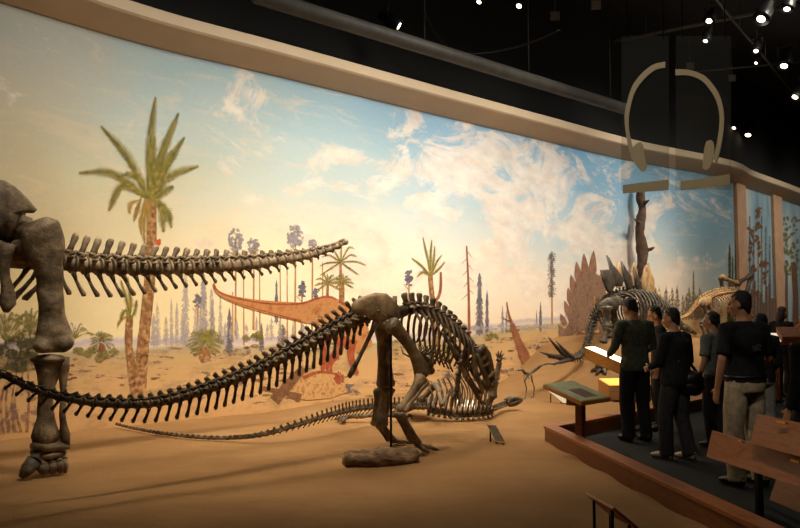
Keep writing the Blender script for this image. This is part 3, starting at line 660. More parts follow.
# ---------------------------------------------------------------- meat-eater bending over its prey
f = plane_map((-.285, 8.9, 0), (.73, .68)); a, s = f.a, f.s; B = BONE_B
p = gz(f(392, 448)); t = thing('theropod_skeleton', 'dark brown meat-eater skeleton bending its skull down over the bones at its feet', 'skeleton', p)
tail = [f(x, y) for x, y in ((-24, 366), (0, 374), (40, 392), (80, 401), (120, 404.5), (155, 403), (190, 395), (225, 383), (260, 369), (295, 351), (325, 335), (350, 322), (372, 313))]
spine_run(t, tail, 43, B, 'tail_vertebra', px_t([(0, .024), (.25, .042), (.5, .056), (.75, .072), (1, .09)]), px_t([(0, .0), (.1, .025), (.25, .05), (.5, .085), (.75, .115), (.9, .16), (1, .18)]), .5, px_t([(0, .9), (.5, .75), (1, .5)]), px_t([(.3, 0), (.55, .05), (.9, .13)]), px_t([(0, .05), (.25, .09), (.5, .16), (.75, .2), (.9, .22), (.95, .16), (1, .0)]), px_t([(0, .02), (1, .034)]), Lf=.98, chlean=.35)
sac = MB(); sac.tube([f(368, 314), f(385, 313), f(404, 311)], [.08, .08, .07], UP, 9)
for x in (371, 379, 387, 395): sac.tube([f(x, 312), f(x, 296)], [(.04, .02), (.035, .015)], a, 7)
for x in (374, 386, 398): sac.tube([f(x, 312, -.16), f(x, 312, .16)], [.03, .03], UP, 7)
sac.build('sacrum', B, t)
for lat in (.16, -.16):
    m = MB(); m.lens([f(x, y, lat) for x, y in ((352, 304), (358, 299), (366, 295.5), (376, 293), (386, 293.5), (393, 299), (398.5, 307), (401, 317), (396, 322), (391, 318), (386, 320), (384, 325), (378, 325), (373, 320), (368, 317), (360, 316), (353, 312))], s * .10)
    m.rough(.012, 8).build('ilium', BONE_LIT if lat > 0 else B, t)
    MB().tube(smooth_path([f(376, 322, lat), f(368, 340, lat * .6), f(358, 360, lat * .35), f(349, 377, lat * .2)], 8), [(.05, .035), (.035, .025), (.028, .02), (.025, .02), (.024, .02), (.025, .02), (.03, .02), (.04, .025), (.03, .02)], a, 8).build('ischium', B, t)
    MB().tube(smooth_path([f(389, 322, lat), f(404, 340, lat * .6), f(418, 354, lat * .4), f(426, 362, lat * .25)], 8), [(.06, .04), (.045, .03), (.04, .028), (.038, .026), (.038, .026), (.04, .03), (.05, .035), (.06, .04), (.05, .035)], a, 8).build('pubis', B, t)
m = MB(); m.ell(f(428, 364), .08, .08, .11); m.tube([f(423, 359), f(432, 373)], [.06, .05]); m.rough(.02, 7).build('pubic_boot', B, t)
# near leg
def limb(tab, name, m, rough=.012):
    mb = MB()
    for args in tab: mb.bone(*args)
    return mb.rough(rough, 7).build(name, m, t)
limb([(f(389, 322, .28), f(424, 377, .32), .072, .105, .105, .85, a, V((.03, 0, .05)))], 'femur', B); MB().ell(f(383, 324, .16), .06, .06, .055).build('femur_head', B, t)
limb([(f(423, 376, .34), f(399, 413, .36), .05, .10, .07, .8, a), (f(428, 380, .38), f(404, 412, .4), .022, .045, .035, .9, a)], 'shin', BONE_LIT)
an = f(398, 412, .36); an2 = f(416, 444, .42)
mt = MB()
for q in (-.05, 0, .05): mt.bone(an + s * q, an2 + s * q * 1.3, .024, .035, .032, 1, a)
mt.rough(.006, 9); ft = mt.build('foot', B, t)
for x1, y1, x2, y2, x3, y3, l in ((424, 448, 430, 445, 437, 451, .3), (423, 449, 428, 452, 429, 457, .46), (428, 447, 434, 448, 440, 452, .40)):
    p1, p2, p3 = f(x1, y1, l), f(x2, y2, l), f(x3, y3, l)
    p3 = gz(p3) + UP * .012; p1 = V((p1.x, p1.y, max(p1.z, sand_z(p1.x, p1.y) + .05)));
    toe(MB(), [an2, p1, p2.lerp(gz(p2) + UP * .05, .7), p3], .034, .022).build('toe', B, ft)
toe(MB(), [an.lerp(an2, .25), f(410, 415, .36), f(413, 420, .36)], .026, .02).build('toe', B, ft)
# far leg
limb([(f(383, 322, -.26), f(386, 388, -.28), .09, .12, .125, .9, a)], 'femur', B)
limb([(f(387, 386, -.3), f(381, 426, -.3), .08, .12, .09, .85, a), (f(378, 388, -.24), f(374, 426, -.26), .03, .055, .045, .9, a)], 'shin', B)
an = f(380, 425, -.3); an2 = gz(f(392, 441, -.3)) + UP * .06; mt = MB()
for q in (-.05, 0, .05): mt.bone(an + s * q, an2 + s * q * 1.3, .026, .038, .034, 1, a)
ft = mt.rough(.006, 9).build('foot', B, t)
for d in (a + s * .5, a, a - s * .5): 
    d = d.normalized(); toe(MB(), [an2, gz(an2 + d * .12) + UP * .045, gz(an2 + d * .22) + UP * .035, gz(an2 + d * .31) + UP * .012], .034, .024).build('toe', B, ft)
# back, neck
back = [f(x, y) for x, y in ((404, 311), (415, 309), (427, 311), (438, 316), (448, 323), (457, 331), (463, 338))]
dv = spine_run(t, back, 11, B, 'back_vertebra', .068, px_t([(0, .15), (.5, .11), (1, .08)]), .95, .1, .1, Lf=1.0)
for i, (o, c, T, Uv) in enumerate(dv):
    k = i / 10; ln = lerp(.68, .44, k) if i > 1 else .36
    D = (-UP + a * (.10 - .15 * k)).normalized()
    for q in (1, -1): rib(t, [c + Uv * .05 + s * q * .07, c + s * q * .16 + D * .05, c + s * q * .22 + D * ln * .42, c + s * q * .19 + D * ln * .8, c + s * q * .12 + D * ln * 1.05], .021, BONE_C if q > 0 else B, a)
for i in range(9):
    k = i / 8; c = f(lerp(412, 447, k), lerp(358, 362, k) - 4 * math.sin(PI * k)); m = MB()
    for q in (-1, 1): m.tube([c, c + s * q * .12 + UP * .05 - a * .03, c + s * q * .2 + UP * .14], [.012, .01, .006])
    m.build('belly_rib', B, t)
spine_run(t, [f(463, 338), f(468, 345), f(470, 348), f(473, 352)], 7, B, 'neck_vertebra', .055, .07, .6, .2, .06)
# skull pointing down, built of the bars that frame its openings
K0, KD = f(473, 350), (f(490, 390) - f(473, 350)); KL = KD.length; KD.normalize(); KU = (a + UP * .35); KU = (KU - KD * KU.dot(KD)).normalized()
K = lambda u, v, w: K0 + KD * KL * u + KU * v * .78 * KL + s * w * KL
sk = MB()
for q in (-1, 1):
    w = .16 * q
    sk.tube([K(-.02, .18, w), K(.22, .24, w), K(.5, .2, w * .9), K(.8, .13, w * .6), K(1, .03, w * .35)], [.035, .045, .036, .032, .03], KU, 8)
    sk.tube([K(0, -.12, w), K(.3, -.16, w * 1.05), K(.6, -.13, w * .9), K(.85, -.08, w * .65), K(1, 0, w * .35)], [.035, .032, .036, .034, .03], KU, 8)
    for u, v0, v1, r in ((0, .18, -.12, .045), (.2, .22, -.15, .028), (.36, .22, -.15, .03), (.62, .18, -.12, .032), (.82, .12, -.08, .034)): sk.tube([K(u, v0, w), K(u + .03, (v0 + v1) / 2, w), K(u, v1, w * .95)], [r, r * .75, r], KD, 7)
    sk.tube([K(.8, .03, w * .6), K(1, .02, w * .35)], [.05, .04], KU, 8)
    for i in range(9): u = .42 + .06 * i; sk.tube([K(u, -.13 + .08 * (u - .42), w * (1.2 - .75 * u)), K(u - .01, -.2 + .08 * (u - .42), w * (1.2 - .75 * u))], [.012, .002], KD, 6)
sk.tube([K(.0, .2, 0), K(.3, .24, 0), K(.6, .19, 0), K(.9, .1, 0)], [(.04, .075), (.04, .08), (.035, .06), (.03, .04)], KU, 9); sk.ell(K(0, .04, 0), .06, .06, .06)
sk = sk.rough(.006, 11).build('skull', B, t)
jw = MB()
for q in (-1, 1):
    jw.tube([K(-.02, -.14, .17 * q), K(.15, -.34, .16 * q), K(.45, -.4, .13 * q), K(.75, -.36, .09 * q), K(.9, -.33, .03 * q)], [(.03, .02), (.06, .02), (.045, .02), (.035, .02), (.03, .02)], KU, 8)
    for i in range(8): u = .42 + .055 * i; jw.tube([K(u, -.37 + .02 * i * .3, .13 * q * (1.25 - .7 * u)), K(u, -.31, .13 * q * (1.25 - .7 * u))], [.011, .002], KD, 6)
jw.rough(.006, 11).build('lower_jaw', B, t)
# arms
for lat, dx in ((.22, 0), (-.2, 5)):
    MB().tube(smooth_path([f(442 + dx, 332, lat * .9), f(450 + dx, 345, lat), f(458 + dx, 358, lat)], 6), [(.02, .02), (.03, .018), (.03, .018), (.03, .018), (.035, .02), (.05, .025), (.05, .03)], a, 8).build('shoulder_blade', B, t)
    sh, el, wr = f(458 + dx, 360, lat), f(466 + dx, 377, lat + .02), f(479 + dx, 399, lat)
    if lat < 0: el, wr = f(458, 376, lat), f(456, 392, lat)
    limb([(sh, el, .028, .05, .042, .9, a)], 'upper_arm', B, .006)
    limb([(el, wr, .022, .036, .03, .9, a), (el + s * .03, wr + s * .03, .016, .026, .02, .9, a)], 'forearm', B, .005)
    for q in (-1, 0, 1): toe(MB(), [wr, wr + (wr - el).normalized() * .07 + a * .05 * q, wr + (wr - el).normalized() * .12 + a * (.08 * q + .01) - UP * .02, wr + (wr - el).normalized() * .15 + a * (.09 * q) - UP * .07], .018, .014).build('finger', B, t)
for x, lat, y1 in ((391, -.1, 312),): b0 = gz(f(x, 444, lat)); MB().tube([b0, f(x, y1, lat * .5)], [.014, .014], UP, 8).build('steel_post', STEEL, t)

# ---------------------------------------------------------------- its prey on the ground
p = gz(P(450, 410, 10.8)); t = thing('herbivore_skeleton', 'dark plant-eater skeleton lying on its back, one arm raised, tail trailing along the sand', 'skeleton', p); B = BONE_C
def onz(px, py, d, h): 
    q = P(px, py, d); return V((q.x, q.y, sand_z(q.x, q.y) + h)) if h is not None else q
def gp(px, py, h):        # the point seen at a pixel, h above the sand there
    z = 0
    for _ in range(6): q = G(px, py, z + h); z = sand_z(q.x, q.y)
    return q
tl = [gp(116, 424, .06), gp(135, 428.5, .045), gp(160, 433, .04), (gp(195, 437, .04)), gp(230, 438, .05), gp(262, 435, .10), gp(295, 426, .2), gp(330, 415, .28), gp(362, 408, .29), gp(400, 406, .26), gp(428, 407, .22)]
A0 = (gp(470, 408, .2) - gp(400, 407, .2)); A0.z = 0; A0.normalize(); S0 = V((A0.y, -A0.x, 0))
spine_run(t, tl, 66, B, 'tail_vertebra', px_t([(0, .018), (.35, .027), (.6, .03), (1, .045)]), px_t([(.40, .0), (.5, .05), (.7, .10), (1, .11)]), .4, px_t([(0, .5), (1, .35)]), 0, px_t([(.45, 0), (.6, .05), (.9, .085), (1, .0)]), .013, up=(UP + S0 * .4).normalized(), Lf=.98, chlean=.6)
bk = [gp(428, 408, .18), gp(445, 411, .15), gp(462, 413, .12), gp(480, 412, .12), gp(492, 410, .13)]
dv = spine_run(t, bk, 13, B, 'back_vertebra', .05, .07, .6, .0, .07, up=(-UP + S0 * .7).normalized(), Lf=1)
for i, (o, c, T, Uv) in enumerate(dv):
    k = i / 12; ln = .5 * (.75 + .3 * math.sin(PI * k))
    for q in (1, -1):
        w = .2 * (.8 + .3 * math.sin(PI * k)); j = random.uniform(-.03, .03)
        rib(t, [c + UP * .03 + S0 * q * .04, c + UP * .1 + S0 * q * w, c + UP * ln * .6 + S0 * q * w * 1.15 + A0 * .03, c + UP * ln + S0 * q * w * .75 - A0 * (.05 + j)], .014, B, A0)
spine_run(t, [gp(492, 410, .13), gp(499, 407, .12), gp(506, 404.5, .1)], 7, B, 'neck_vertebra', .035, .04, .6, 0, .05, up=(UP + S0 * .5).normalized())
dT = gp(486, 411, .12).y; dS = gp(506, 405, .1).y; hk = P(507, 404.5, dS); hd = (P(521, 400.5, dS + .12) - hk); hl = hd.length; hd.normalize(); sk = MB(); hs_ = V((hd.y, -hd.x, 0)).normalized()
H = lambda u, v, w: hk + hd * hl * u + UP * v * hl + hs_ * w * hl
for q in (-1, 1):
    sk.tube([H(0, .22, .18 * q), H(.35, .3, .2 * q), H(.7, .2, .15 * q), H(1, .08, .06 * q)], [.03, .034, .03, .025]); sk.tube([H(0, 0, .18 * q), H(.5, .03, .2 * q), H(1, .0, .06 * q)], [.03, .03, .025])
    for u in (0, .3, .6, .85): sk.tube([H(u, .25 - .1 * u, .18 * q * (1 - .4 * u)), H(u, .0, .18 * q * (1 - .4 * u))], [.022, .022])
sk.tube([H(0, .25, 0), H(.4, .3, 0), H(1, .08, 0)], [(.03, .06), (.03, .06), (.02, .03)], UP); sk.build('skull', B, t)
jw = MB()
for q in (-1, 1): jw.tube([H(.05, -.08, .17 * q), H(.5, -.1, .17 * q), H(.95, -.06, .05 * q)], [.02, .026, .02])
jw.build('lower_jaw', B, t)

def L2(tab, name):
    mb = MB()
    for q in tab: mb.bone(*q)
    return mb.rough(.006, 8).build(name, B, t)
e0, e1, e2 = P(486, 404, dT - .1), P(495, 381, dT - .15), P(499, 362, dT - .15)
L2([(e0, P(494, 396, dT - .15), .045, .05, .05, .9), (P(493, 398, dT - .15), e1, .045, .065, .06, .9)], 'upper_arm'); L2([(e1, e2, .028, .045, .035, .9), (e1 + V((.035, 0, .01)), e2 + V((.03, 0, 0)), .018, .03, .025, .9)], 'forearm')
hb = MB().ell(e2 + UP * .03, .045, .035, .035).build('hand', B, t)
for x, y in ((495.5, 353), (498, 350), (502, 350), (504.5, 353), (505, 358)): toe(MB(), [e2 + UP * .03, e2.lerp(P(x, y, dT - .15), .6) + UP * .02, P(x, y, dT - .15)], .016, .012).build('finger', B, hb)
g0, g1, g2 = P(462, 404, dT + .2), P(457, 386, dT + .2), P(460, 370, dT + .2)
L2([(g0, g1, .035, .055, .055, .9)], 'upper_arm'); L2([(g1, g2, .022, .04, .035, .9)], 'forearm')
hb = MB().ell(g2 + UP * .02, .04, .035, .03).build('hand', B, t)
for x, y in ((454, 364), (457, 361), (461, 361)): toe(MB(), [g2 + UP * .02, g2.lerp(P(x, y, dT + .2), .6), P(x, y, dT + .2)], .014, .01).build('finger', B, hb)
m = MB(); m.lens([gp(408, 398, .24), gp(420, 394, .3), gp(434, 397, .28), gp(438, 404, .22), gp(424, 410, .18), gp(410, 408, .2)], S0 * .06); m.build('pelvis', B, t)
h0, h1 = gp(420, 402, .25), P(436, 384, dT - .1)
L2([(h0, h1, .045, .07, .07, .85)], 'femur'); h2 = gp(442, 405, .3); L2([(h1, h2, .03, .055, .045, .85)], 'shin')
h3 = gp(398, 414, .12); L2([(gp(418, 405, .2), h3, .04, .065, .06, .85)], 'femur'); h4 = gp(358, 416, .1); L2([(h3, h4, .03, .055, .04, .85)], 'shin')
fb = MB(); fb.bone(h4, gp(346, 417, .08), .03, .045, .04, 1); ft = fb.build('foot', B, t)
for dx, dy in ((-11, 1), (-14, 3), (-10, 5), (-6, 6)): toe(MB(), [gp(347, 417, .08), gp(347 + dx * .55, 417 + dy * .6, .06), gp(347 + dx, 417 + dy, .03)], .032, .022).build('toe', B, ft)
fb = MB(); fb.bone(h2, P(448, 396, dT - .1), .025, .04, .035, 1); ft = fb.build('foot', B, t)
for dx, dy in ((5, -6), (3, -9), (7, -3)): toe(MB(), [P(448, 396, dT - .1), P(448 + dx * .6, 396 + dy * .6, dT - .1), P(448 + dx, 396 + dy, dT - .1)], .02, .014).build('toe', B, ft)

# ---------------------------------------------------------------- fallen log slab
LOGM = mat('weathered fossil wood', [(60, 44, 32), (120, 92, 64), (176, 144, 108)], 7, .85, .8, 14, stretch=(1, 1, 3))
d0, d1 = gp(345, 463, .03), gp(415, 458, .03); A1 = (d1 - d0); LL = A1.length; A1.normalize(); S1 = V((A1.y, -A1.x, 0)); mb = MB(); vs = []
q = [d0 + A1 * LL * k / 14 for k in range(15)]; rad = []
for k in range(15): e = min(1, .72 + .28 * math.sin(PI * k / 14)); rad.append((.11 * e * (1 + .12 * math.sin(k * 1.9)), .19 * e))
q = [V((p.x, p.y, sand_z(p.x, p.y) + .055)) for p in q]
mb.tube(q, rad, UP, 22)
for v in mb.v: v.z = min(v.z, sand_z(v.x, v.y) + .15 + .012 * noise.noise(v * 7)); 
mb.rough(.035, 6).rough(.02, 15)
tag(mb.build('fallen_log', LOGM, origin=gz(d0.lerp(d1, .5))), 'rough slab of grey brown fossil log lying on the sand before the bent skeleton', 'log')

# ---------------------------------------------------------------- little two-legged skeleton
f = plane_map((2.48, 14.6, 0), (.8, .6)); a, s = f.a, f.s; B = BONE_E
t = thing('small_skeleton', 'knee high two legged dinosaur skeleton standing alone on the sand right of the lying skull', 'skeleton', gz(f(529, 396)))
spine_run(t, [f(541, 366), f(536, 370), f(530, 374), f(525, 373.5), f(522, 370)], 14, B, 'vertebra', .02, .025, .5, 0, .012)
spine_run(t, [f(541, 366), f(548, 364), f(556, 365)], 10, B, 'tail_vertebra', .012, .015, .5, 0, 0)
MB().tube([f(522, 370), f(520, 369.4), f(518, 370.5)], [.022, .028, .012]).build('skull', B, t)
for k in range(4): 
    c = f(525 + 1.6 * k, 374)
    for q in (-1, 1): rib(t, [c, c + s * .05 * q - UP * .03, c + s * .04 * q - UP * .09], .006, B, a)
for lat, x in ((.06, 0), (-.06, 6)):
    hp, kn, an, ft = f(528 + x * .6, 375, lat), f(524.5 + x * 1.25, 380, lat), f(526.5 + x * 1.3, 388, lat), gz(f(525.5 + x * 1.35, 396, lat)) + UP * .02
    MB().bone(hp, kn, .012, .022, .02).build('femur', B, t); MB().bone(kn, an, .009, .018, .014).build('shin', B, t)
    m = MB(); m.bone(an, ft, .008, .014, .012); 
    for q in (-.6, 0, .6): m.tube([ft, gz(ft + (-a + s * q).normalized() * .06) + UP * .008], [.009, .004])
    m.build('foot', B, t)

# ---------------------------------------------------------------- plated dinosaur
f = plane_map((4.4, 16.5, 0), (.72, .69)); a, s = f.a, f.s; B = BONE_E
t = thing('stegosaur_skeleton', 'plated dinosaur skeleton with dark pointed back plates and spiked tail behind the visitors', 'skeleton', gz(f(612, 345)))
bk = [f(x, y) for x, y in ((606, 305), (616, 298), (628, 294), (640, 295), (652, 302), (662, 312))]
dv = spine_run(t, bk, 18, B, 'back_vertebra', .07, .12, .6, 0, .1, Lf=1)
for i, (o, c, T, Uv) in enumerate(dv[3:]):
    for q in (1, -1): rib(t, [c + UP * .08 + s * q * .08, c + s * q * .32 + UP * .04, c + s * q * .48 - UP * .25, c + s * q * .42 - UP * .55, c + s * q * .2 - UP * .72], .03, B, a)
spine_run(t, [f(606, 305), f(598, 312), f(592, 326), f(588, 342), f(580, 356), f(566, 358), f(548, 357)], 34, B, 'tail_vertebra', px_t([(0, .08), (.5, .055), (1, .02)]), px_t([(0, .14), (.5, .08), (1, .02)]), .5, .2, px_t([(0, .08), (.6, 0)]), px_t([(0, .12), (.7, .05), (1, 0)]), .02)
for x0, y0, x1, y1 in ((566, 357, 548, 337), (573, 359, 556, 341), (562, 358, 540, 352), (570, 359, 552, 364)):
    MB().tube([f(x0, y0), f(lerp(x0, x1, .5), lerp(y0, y1, .5) + .5, .05), f(x1, y1, .1)], [.055, .04, .006], a, 8).build('tail_spike', PLATE, t)
for pts, lat in ((((600, 269.5), (607, 269.5), (611, 271), (615, 280), (615, 286), (610, 294), (606, 291), (603, 282)), .1), (((607, 255), (612, 264), (618, 270), (624, 279), (622, 286), (616, 286), (612, 280)), .1), (((621, 261), (625, 268), (631, 276), (633, 288), (628, 290), (624, 280)), .1), (((633, 267), (637, 275), (641, 284), (640, 292), (636, 288)), .1)):
    MB().lens([f(x, y, lat) for x, y in pts], s * .09).rough(.015, 5).build('back_plate', PLATE, t)
for pts in (((630, 273), (634, 262), (637, 270), (637, 286), (632, 286)), ((614, 283), (618, 262), (622, 270), (622, 286), (617, 288)), ((641, 280), (645, 266), (649, 263), (650, 276), (647, 290), (642, 292)), ((645, 290), (650, 270), (654, 280), (654, 294), (648, 297)), ((655, 303), (659, 291), (663, 297), (663, 310), (658, 310)), ((596, 312), (594, 296), (600, 300), (604, 308))):
    MB().lens([f(x, y, -.25) for x, y in pts], s * .09).rough(.015, 5).build('back_plate', BONE_D, t)  # far row in tan bone: its brighter lighting is put into the colour
m = MB(); m.lens([f(x, y, .22) for x, y in ((598, 304), (606, 298), (618, 296), (624, 302), (616, 308), (606, 312))], s * .12); m.lens([f(x, y, -.22) for x, y in ((598, 304), (606, 298), (618, 296), (624, 302), (616, 308), (606, 312))], s * .12)
m.tube([f(608, 303, -.25), f(608, 303, .25)], [.1, .1]); m.rough(.02, 5).build('pelvis', B, t)
def limb(pts, r, name): 
    mb = MB()
    for (p0, p1), (q, e0, e1) in zip(zip(pts, pts[1:]), r): mb.bone(p0, p1, q, e0, e1, .85, a)
    return mb.rough(.015, 6).build(name, B, t)
limb([f(606, 306, .34), f(607, 328, .36), f(603, 343, .34)], [(.085, .15, .13), (.065, .12, .1)], 'hind_leg'); limb([f(612, 306, -.34), f(616, 326, -.36), f(613, 342, -.34)], [(.085, .15, .13), (.065, .12, .1)], 'hind_leg')
for lat, x, y in ((.36, 602, 345), (-.36, 613, 343)):
    p0 = gz(f(x, y, lat)); m = MB().ell(p0 + UP * .06, .15, .13, .08)
    for q in (-.5, 0, .5): m.tube([p0 + UP * .07, gz(p0 + (-a * .5 + s * q).normalized() * .22) + UP * .03], [.06, .03])
    m.rough(.01, 6).build('foot', B, t)
for lat in (.36, -.36):
    limb([f(652, 312, lat), f(650, 326, lat * 1.2), f(654, 340, lat)], [(.06, .11, .1), (.05, .09, .08)], 'front_leg'); p0 = gz(f(654, 342, lat)); MB().ell(p0 + UP * .05, .12, .12, .07).build('foot', B, t)
spine_run(t, [f(662, 312), f(672, 318), f(682, 326)], 9, B, 'neck_vertebra', .05, .06, .6, 0, .06)
MB().tube(smooth_path([f(682, 326), f(688, 329), f(696, 334)], 4), [(.08, .07), (.1, .09), (.08, .07), (.06, .05), (.03, .03)], UP, 10).rough(.01, 8).build('skull', B, t)

# ---------------------------------------------------------------- far skeleton and the zigzag of long bones
f = plane_map((8.1, 19.9, 0), (.72, .69)); a, s = f.a, f.s; B = BONE_D
t = thing('distant_skeleton', 'orange lit two legged skeleton with low tail before the dark end of the panorama', 'skeleton', gz(f(706, 332)))
dv = spine_run(t, [f(700, 303), f(708, 298), f(718, 294.5), (f(728, 293)), f(738, 294)], 16, B, 'back_vertebra', .07, .1, .6, 0, .08, Lf=1)
for i, (o, c, T, Uv) in enumerate(dv[4:]):
    for q in (1, -1): rib(t, [c + s * q * .08, c + s * q * .22 - UP * .1, c + s * q * .25 - UP * .3, c + s * q * .12 - UP * .48], .022, B, a)
spine_run(t, [f(700, 303), f(693, 310), f(686, 316), f(678, 319)], 16, B, 'tail_vertebra', px_t([(0, .065), (1, .02)]), px_t([(0, .09), (1, .01)]), .5, .2, 0, px_t([(0, .1), (1, 0)]), .02)
m = MB()
for lat in (.14, -.14): m.lens([f(x, y, lat) for x, y in ((696, 304), (702, 298), (711, 297), (712, 303), (704, 307))], s * .06)
m.build('pelvis', B, t)
for lat, dx in ((.2, 0), (-.2, 4)):
    mb = MB(); mb.bone(f(702 + dx, 303, lat), f(707 + dx, 314, lat), .05, .085, .08, .9, a); mb.bone(f(707 + dx, 314, lat), f(701 + dx, 324, lat), .04, .075, .06, .9, a); q = gz(f(705 + dx, 332, lat)) + UP * .04; mb.bone(f(701 + dx, 324, lat), q, .035, .06, .05, .9, a)
    for w in (-.5, 0, .5): mb.tube([q, gz(q + (a + s * w).normalized() * .2) + UP * .02], [.04, .015])
    mb.build('hind_leg', BONE_E, t)
spine_run(t, [f(738, 294), f(742, 300), f(744, 308)], 7, B, 'neck_vertebra', .05, .05, .6, 0, .05)
MB().tube(smooth_path([f(744, 308), f(748, 312), f(753, 318)], 4), [(.07, .06), (.1, .08), (.08, .06), (.06, .04), (.02, .02)], UP, 9).build('skull', B, t)
f = plane_map((9.0, 21.0, 0), (.72, .69)); a = f.a
z0 = gz(f(745, 330)); t = thing('winged_skeleton', 'thin zigzag of long brown bones raised on a post before the first tan pilaster', 'skeleton', z0)
pts = [f(722.5, 292), f(721, 277), f(737, 283.5), f(751, 275.5), f(744.5, 300)]
for i, (p0, p1) in enumerate(zip(pts, pts[1:])): MB().bone(p0, p1, .055, .1, .09, .9, a).rough(.01, 6).build('wing_bone', BONE_C if i != 1 else BONE_D, t)
for d in ((2, -3), (3.5, 0), (2, 3)): toe(MB(), [pts[3], f(751 + d[0] * .6, 275.5 + d[1] * .6), f(751 + d[0], 275.5 + d[1])], .04, .03).build('finger', BONE_C, t)
MB().tube([pts[4], z0], [.03, .03], UP, 8).build('steel_post', STEEL, t)

# ---------------------------------------------------------------- standing dead trunk
BARK = mat('dark gnarled bark', [(50, 38, 30), (84, 64, 48), (112, 88, 66)], 5, .9, 1, 16)
f = plane_map((5.9, 19.25, 0), (.72, .69)); mb = MB()
q = smooth_path([gz(f(645, 340)) - UP * .05, f(645, 320), f(644.5, 296), f(642, 270), f(642, 250), f(639.5, 230), f(642, 212), f(640.5, 192), f(641, 183)], 40)
mb.tube(q, [.128 * (1 + .13 * math.sin(i * .9) + .05 * math.sin(i * 2.3)) * lerp(1.15, .78, i / 40) for i in range(41)], V((1, 0, 0)), 16)
for i, ang in ((22, 0.3), (29, 2.4), (15, 3.6), (34, 1.2)): d = V((math.cos(ang), -abs(math.sin(ang)), .25)); mb.tube([q[i], q[i] + d * .18, q[i] + d * .3], [.07, .05, .02], UP, 8)
tag(mb.rough(.05, 4).build('dead_tree_trunk', BARK, origin=gz(q[0])), 'tall dark gnarled tree trunk standing behind the plated skeleton', 'tree trunk')

# ================================================================ KERB, LECTERNS, STANDS
p = KERB; t = thing('wooden_kerb', 'low reddish wood kerb wall turning a corner between sand and dark walkway', 'kerb', (p.x, p.y, 0))
W_ = .165; nf = V((-KF.y, KF.x, 0)); nr = V((KR.y, -KR.x, 0))
def seg(name, p0, p1, n, z0, z1, w0, w1, m): 
    mb = MB(); mb.hexa([V((*(q.xy), z)) for z in (z0, z1) for q in (p0 + n * w0, p1 + n * w0, p1 + n * w1, p0 + n * w1)]); return mb.build(name, m, t, bevel=.006)
ci = KERB + (nf + nr) * (W_ / (1 + nf.dot(nr)))
def ring(name, e0, e1, z0, z1, m):
    co = KERB - (nf + nr) * (e0 / (1 + nf.dot(nr))); cn = KERB + (nf + nr) * (e1 / (1 + nf.dot(nr)))
    for d, n, L in ((KF, nf, 12.5), (KR, nr, 10.5)):
        mb = MB(); A_, B_ = co, KERB - n * e0 + d * L; C_, D_ = KERB + n * e1 + d * L, cn
        mb.hexa([V((*(q.xy), z)) for z in (z0, z1) for q in (A_, B_, C_, D_)]); mb.build(name, m, t, bevel=.005)
ring('cap_board', .0, W_, .145, .185, OAK); ring('kerb_wall', -.012, W_ - .012, -.12, .15, OAKD)

def lectern(name, label, A_, u, n, w, dep, zh, zl, post, m_tray, m_face, group=None, thick=.05, base=True, pic=None, rim=.02):
    """A_ = far (high) left corner on plan, u along the high edge, n towards the reader"""
    A_, u, n = V((A_[0], A_[1], 0)), V((u[0], u[1], 0)).normalized(), V((n[0], n[1], 0)).normalized()
    q = lambda x, y, h: A_ + u * x * w + n * y * dep + UP * (lerp(zh, zl, y) + h)
    pc = q(post[0], post[1], 0); t = thing(name, label, 'lectern', (pc.x, pc.y, 0), group)
    tr = MB(); tr.hexa([q(x, y, h) for h in (-thick, 0) for x, y in ((0, 0), (1, 0), (1, 1), (0, 1))]); tr.build('tray', m_tray, t, bevel=.004)
    fc = MB(); fc.hexa([q(x, y, h) for h in (-.004, .004) for x, y in ((rim, rim), (1 - rim, rim), (1 - rim, 1 - rim), (rim, 1 - rim))]); fo = fc.build('panel_face', m_face, t)
    if pic:
        for x0, y0, x1, y1, m in pic: pm_ = MB(); pm_.hexa([q(x, y, h) for h in (.0035, .0065) for x, y in ((x0, y0), (x1, y0), (x1, y1), (x0, y1))]); pm_.build('picture', m, fo)
    bz = lerp(zh, zl, post[1]) - thick
    br = MB(); c = V((pc.x, pc.y, bz - .035)); br.box(c, u * w * .34, n * .05, UP * .04); br.build('bracket', OAKD, t, bevel=.004)
    po = MB(); po.box(V((pc.x, pc.y, (bz - .05) / 2 + .01)), u * .045, n * .045, UP * ((bz - .05) / 2 - .005)); po.build('post', OAKD, t, bevel=.006)
    if base: b_ = MB(); b_.box(V((pc.x, pc.y, .02 + .05)), u * .075, n * .075, UP * .02); b_.build('base_plate', STEEL, t, bevel=.004)
    return t
PAPER = mat('pale green printed panel', [(120, 128, 96), (140, 146, 112), (150, 156, 122)], 7, .5, spec=.3)
PHOTOM = mat('dark printed picture', [(40, 26, 20), (96, 60, 46), (60, 44, 40)], 30, .5)
LIT = mat('white panel painted glow', [(250, 240, 220)], 3, .5, emit=((255, 226, 176), 6.0))  # lamp glare on the lectern top, put in as emission
GLOWO = mat('amber panel painted glow', [(240, 180, 90)], 3, .5, emit=((255, 172, 64), 1.5))  # warm lamp light on the low lectern, put in as emission
RU, RN = (.695, .719), (.719, -.695)
lectern('reading_lectern', 'low wooden lectern with pale green page and dark picture beside the kerb corner', tuple(G(543, 384, .764).xy), RU, RN, .65, .5, .764, .6, (.45, .62), OAKL, PAPER, pic=[(.3, .42, .72, .86, PHOTOM)])
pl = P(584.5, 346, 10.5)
lectern('painted_glow_lectern', 'wooden lectern with lamp glare painted as glow on its white face, left of the man in sweater', (pl.x, pl.y), RU, RN, .26, .6, 1.13, .92, (.8, .9), OAKL, LIT, thick=.16, base=False)
pl = P(598, 380, 11.0)
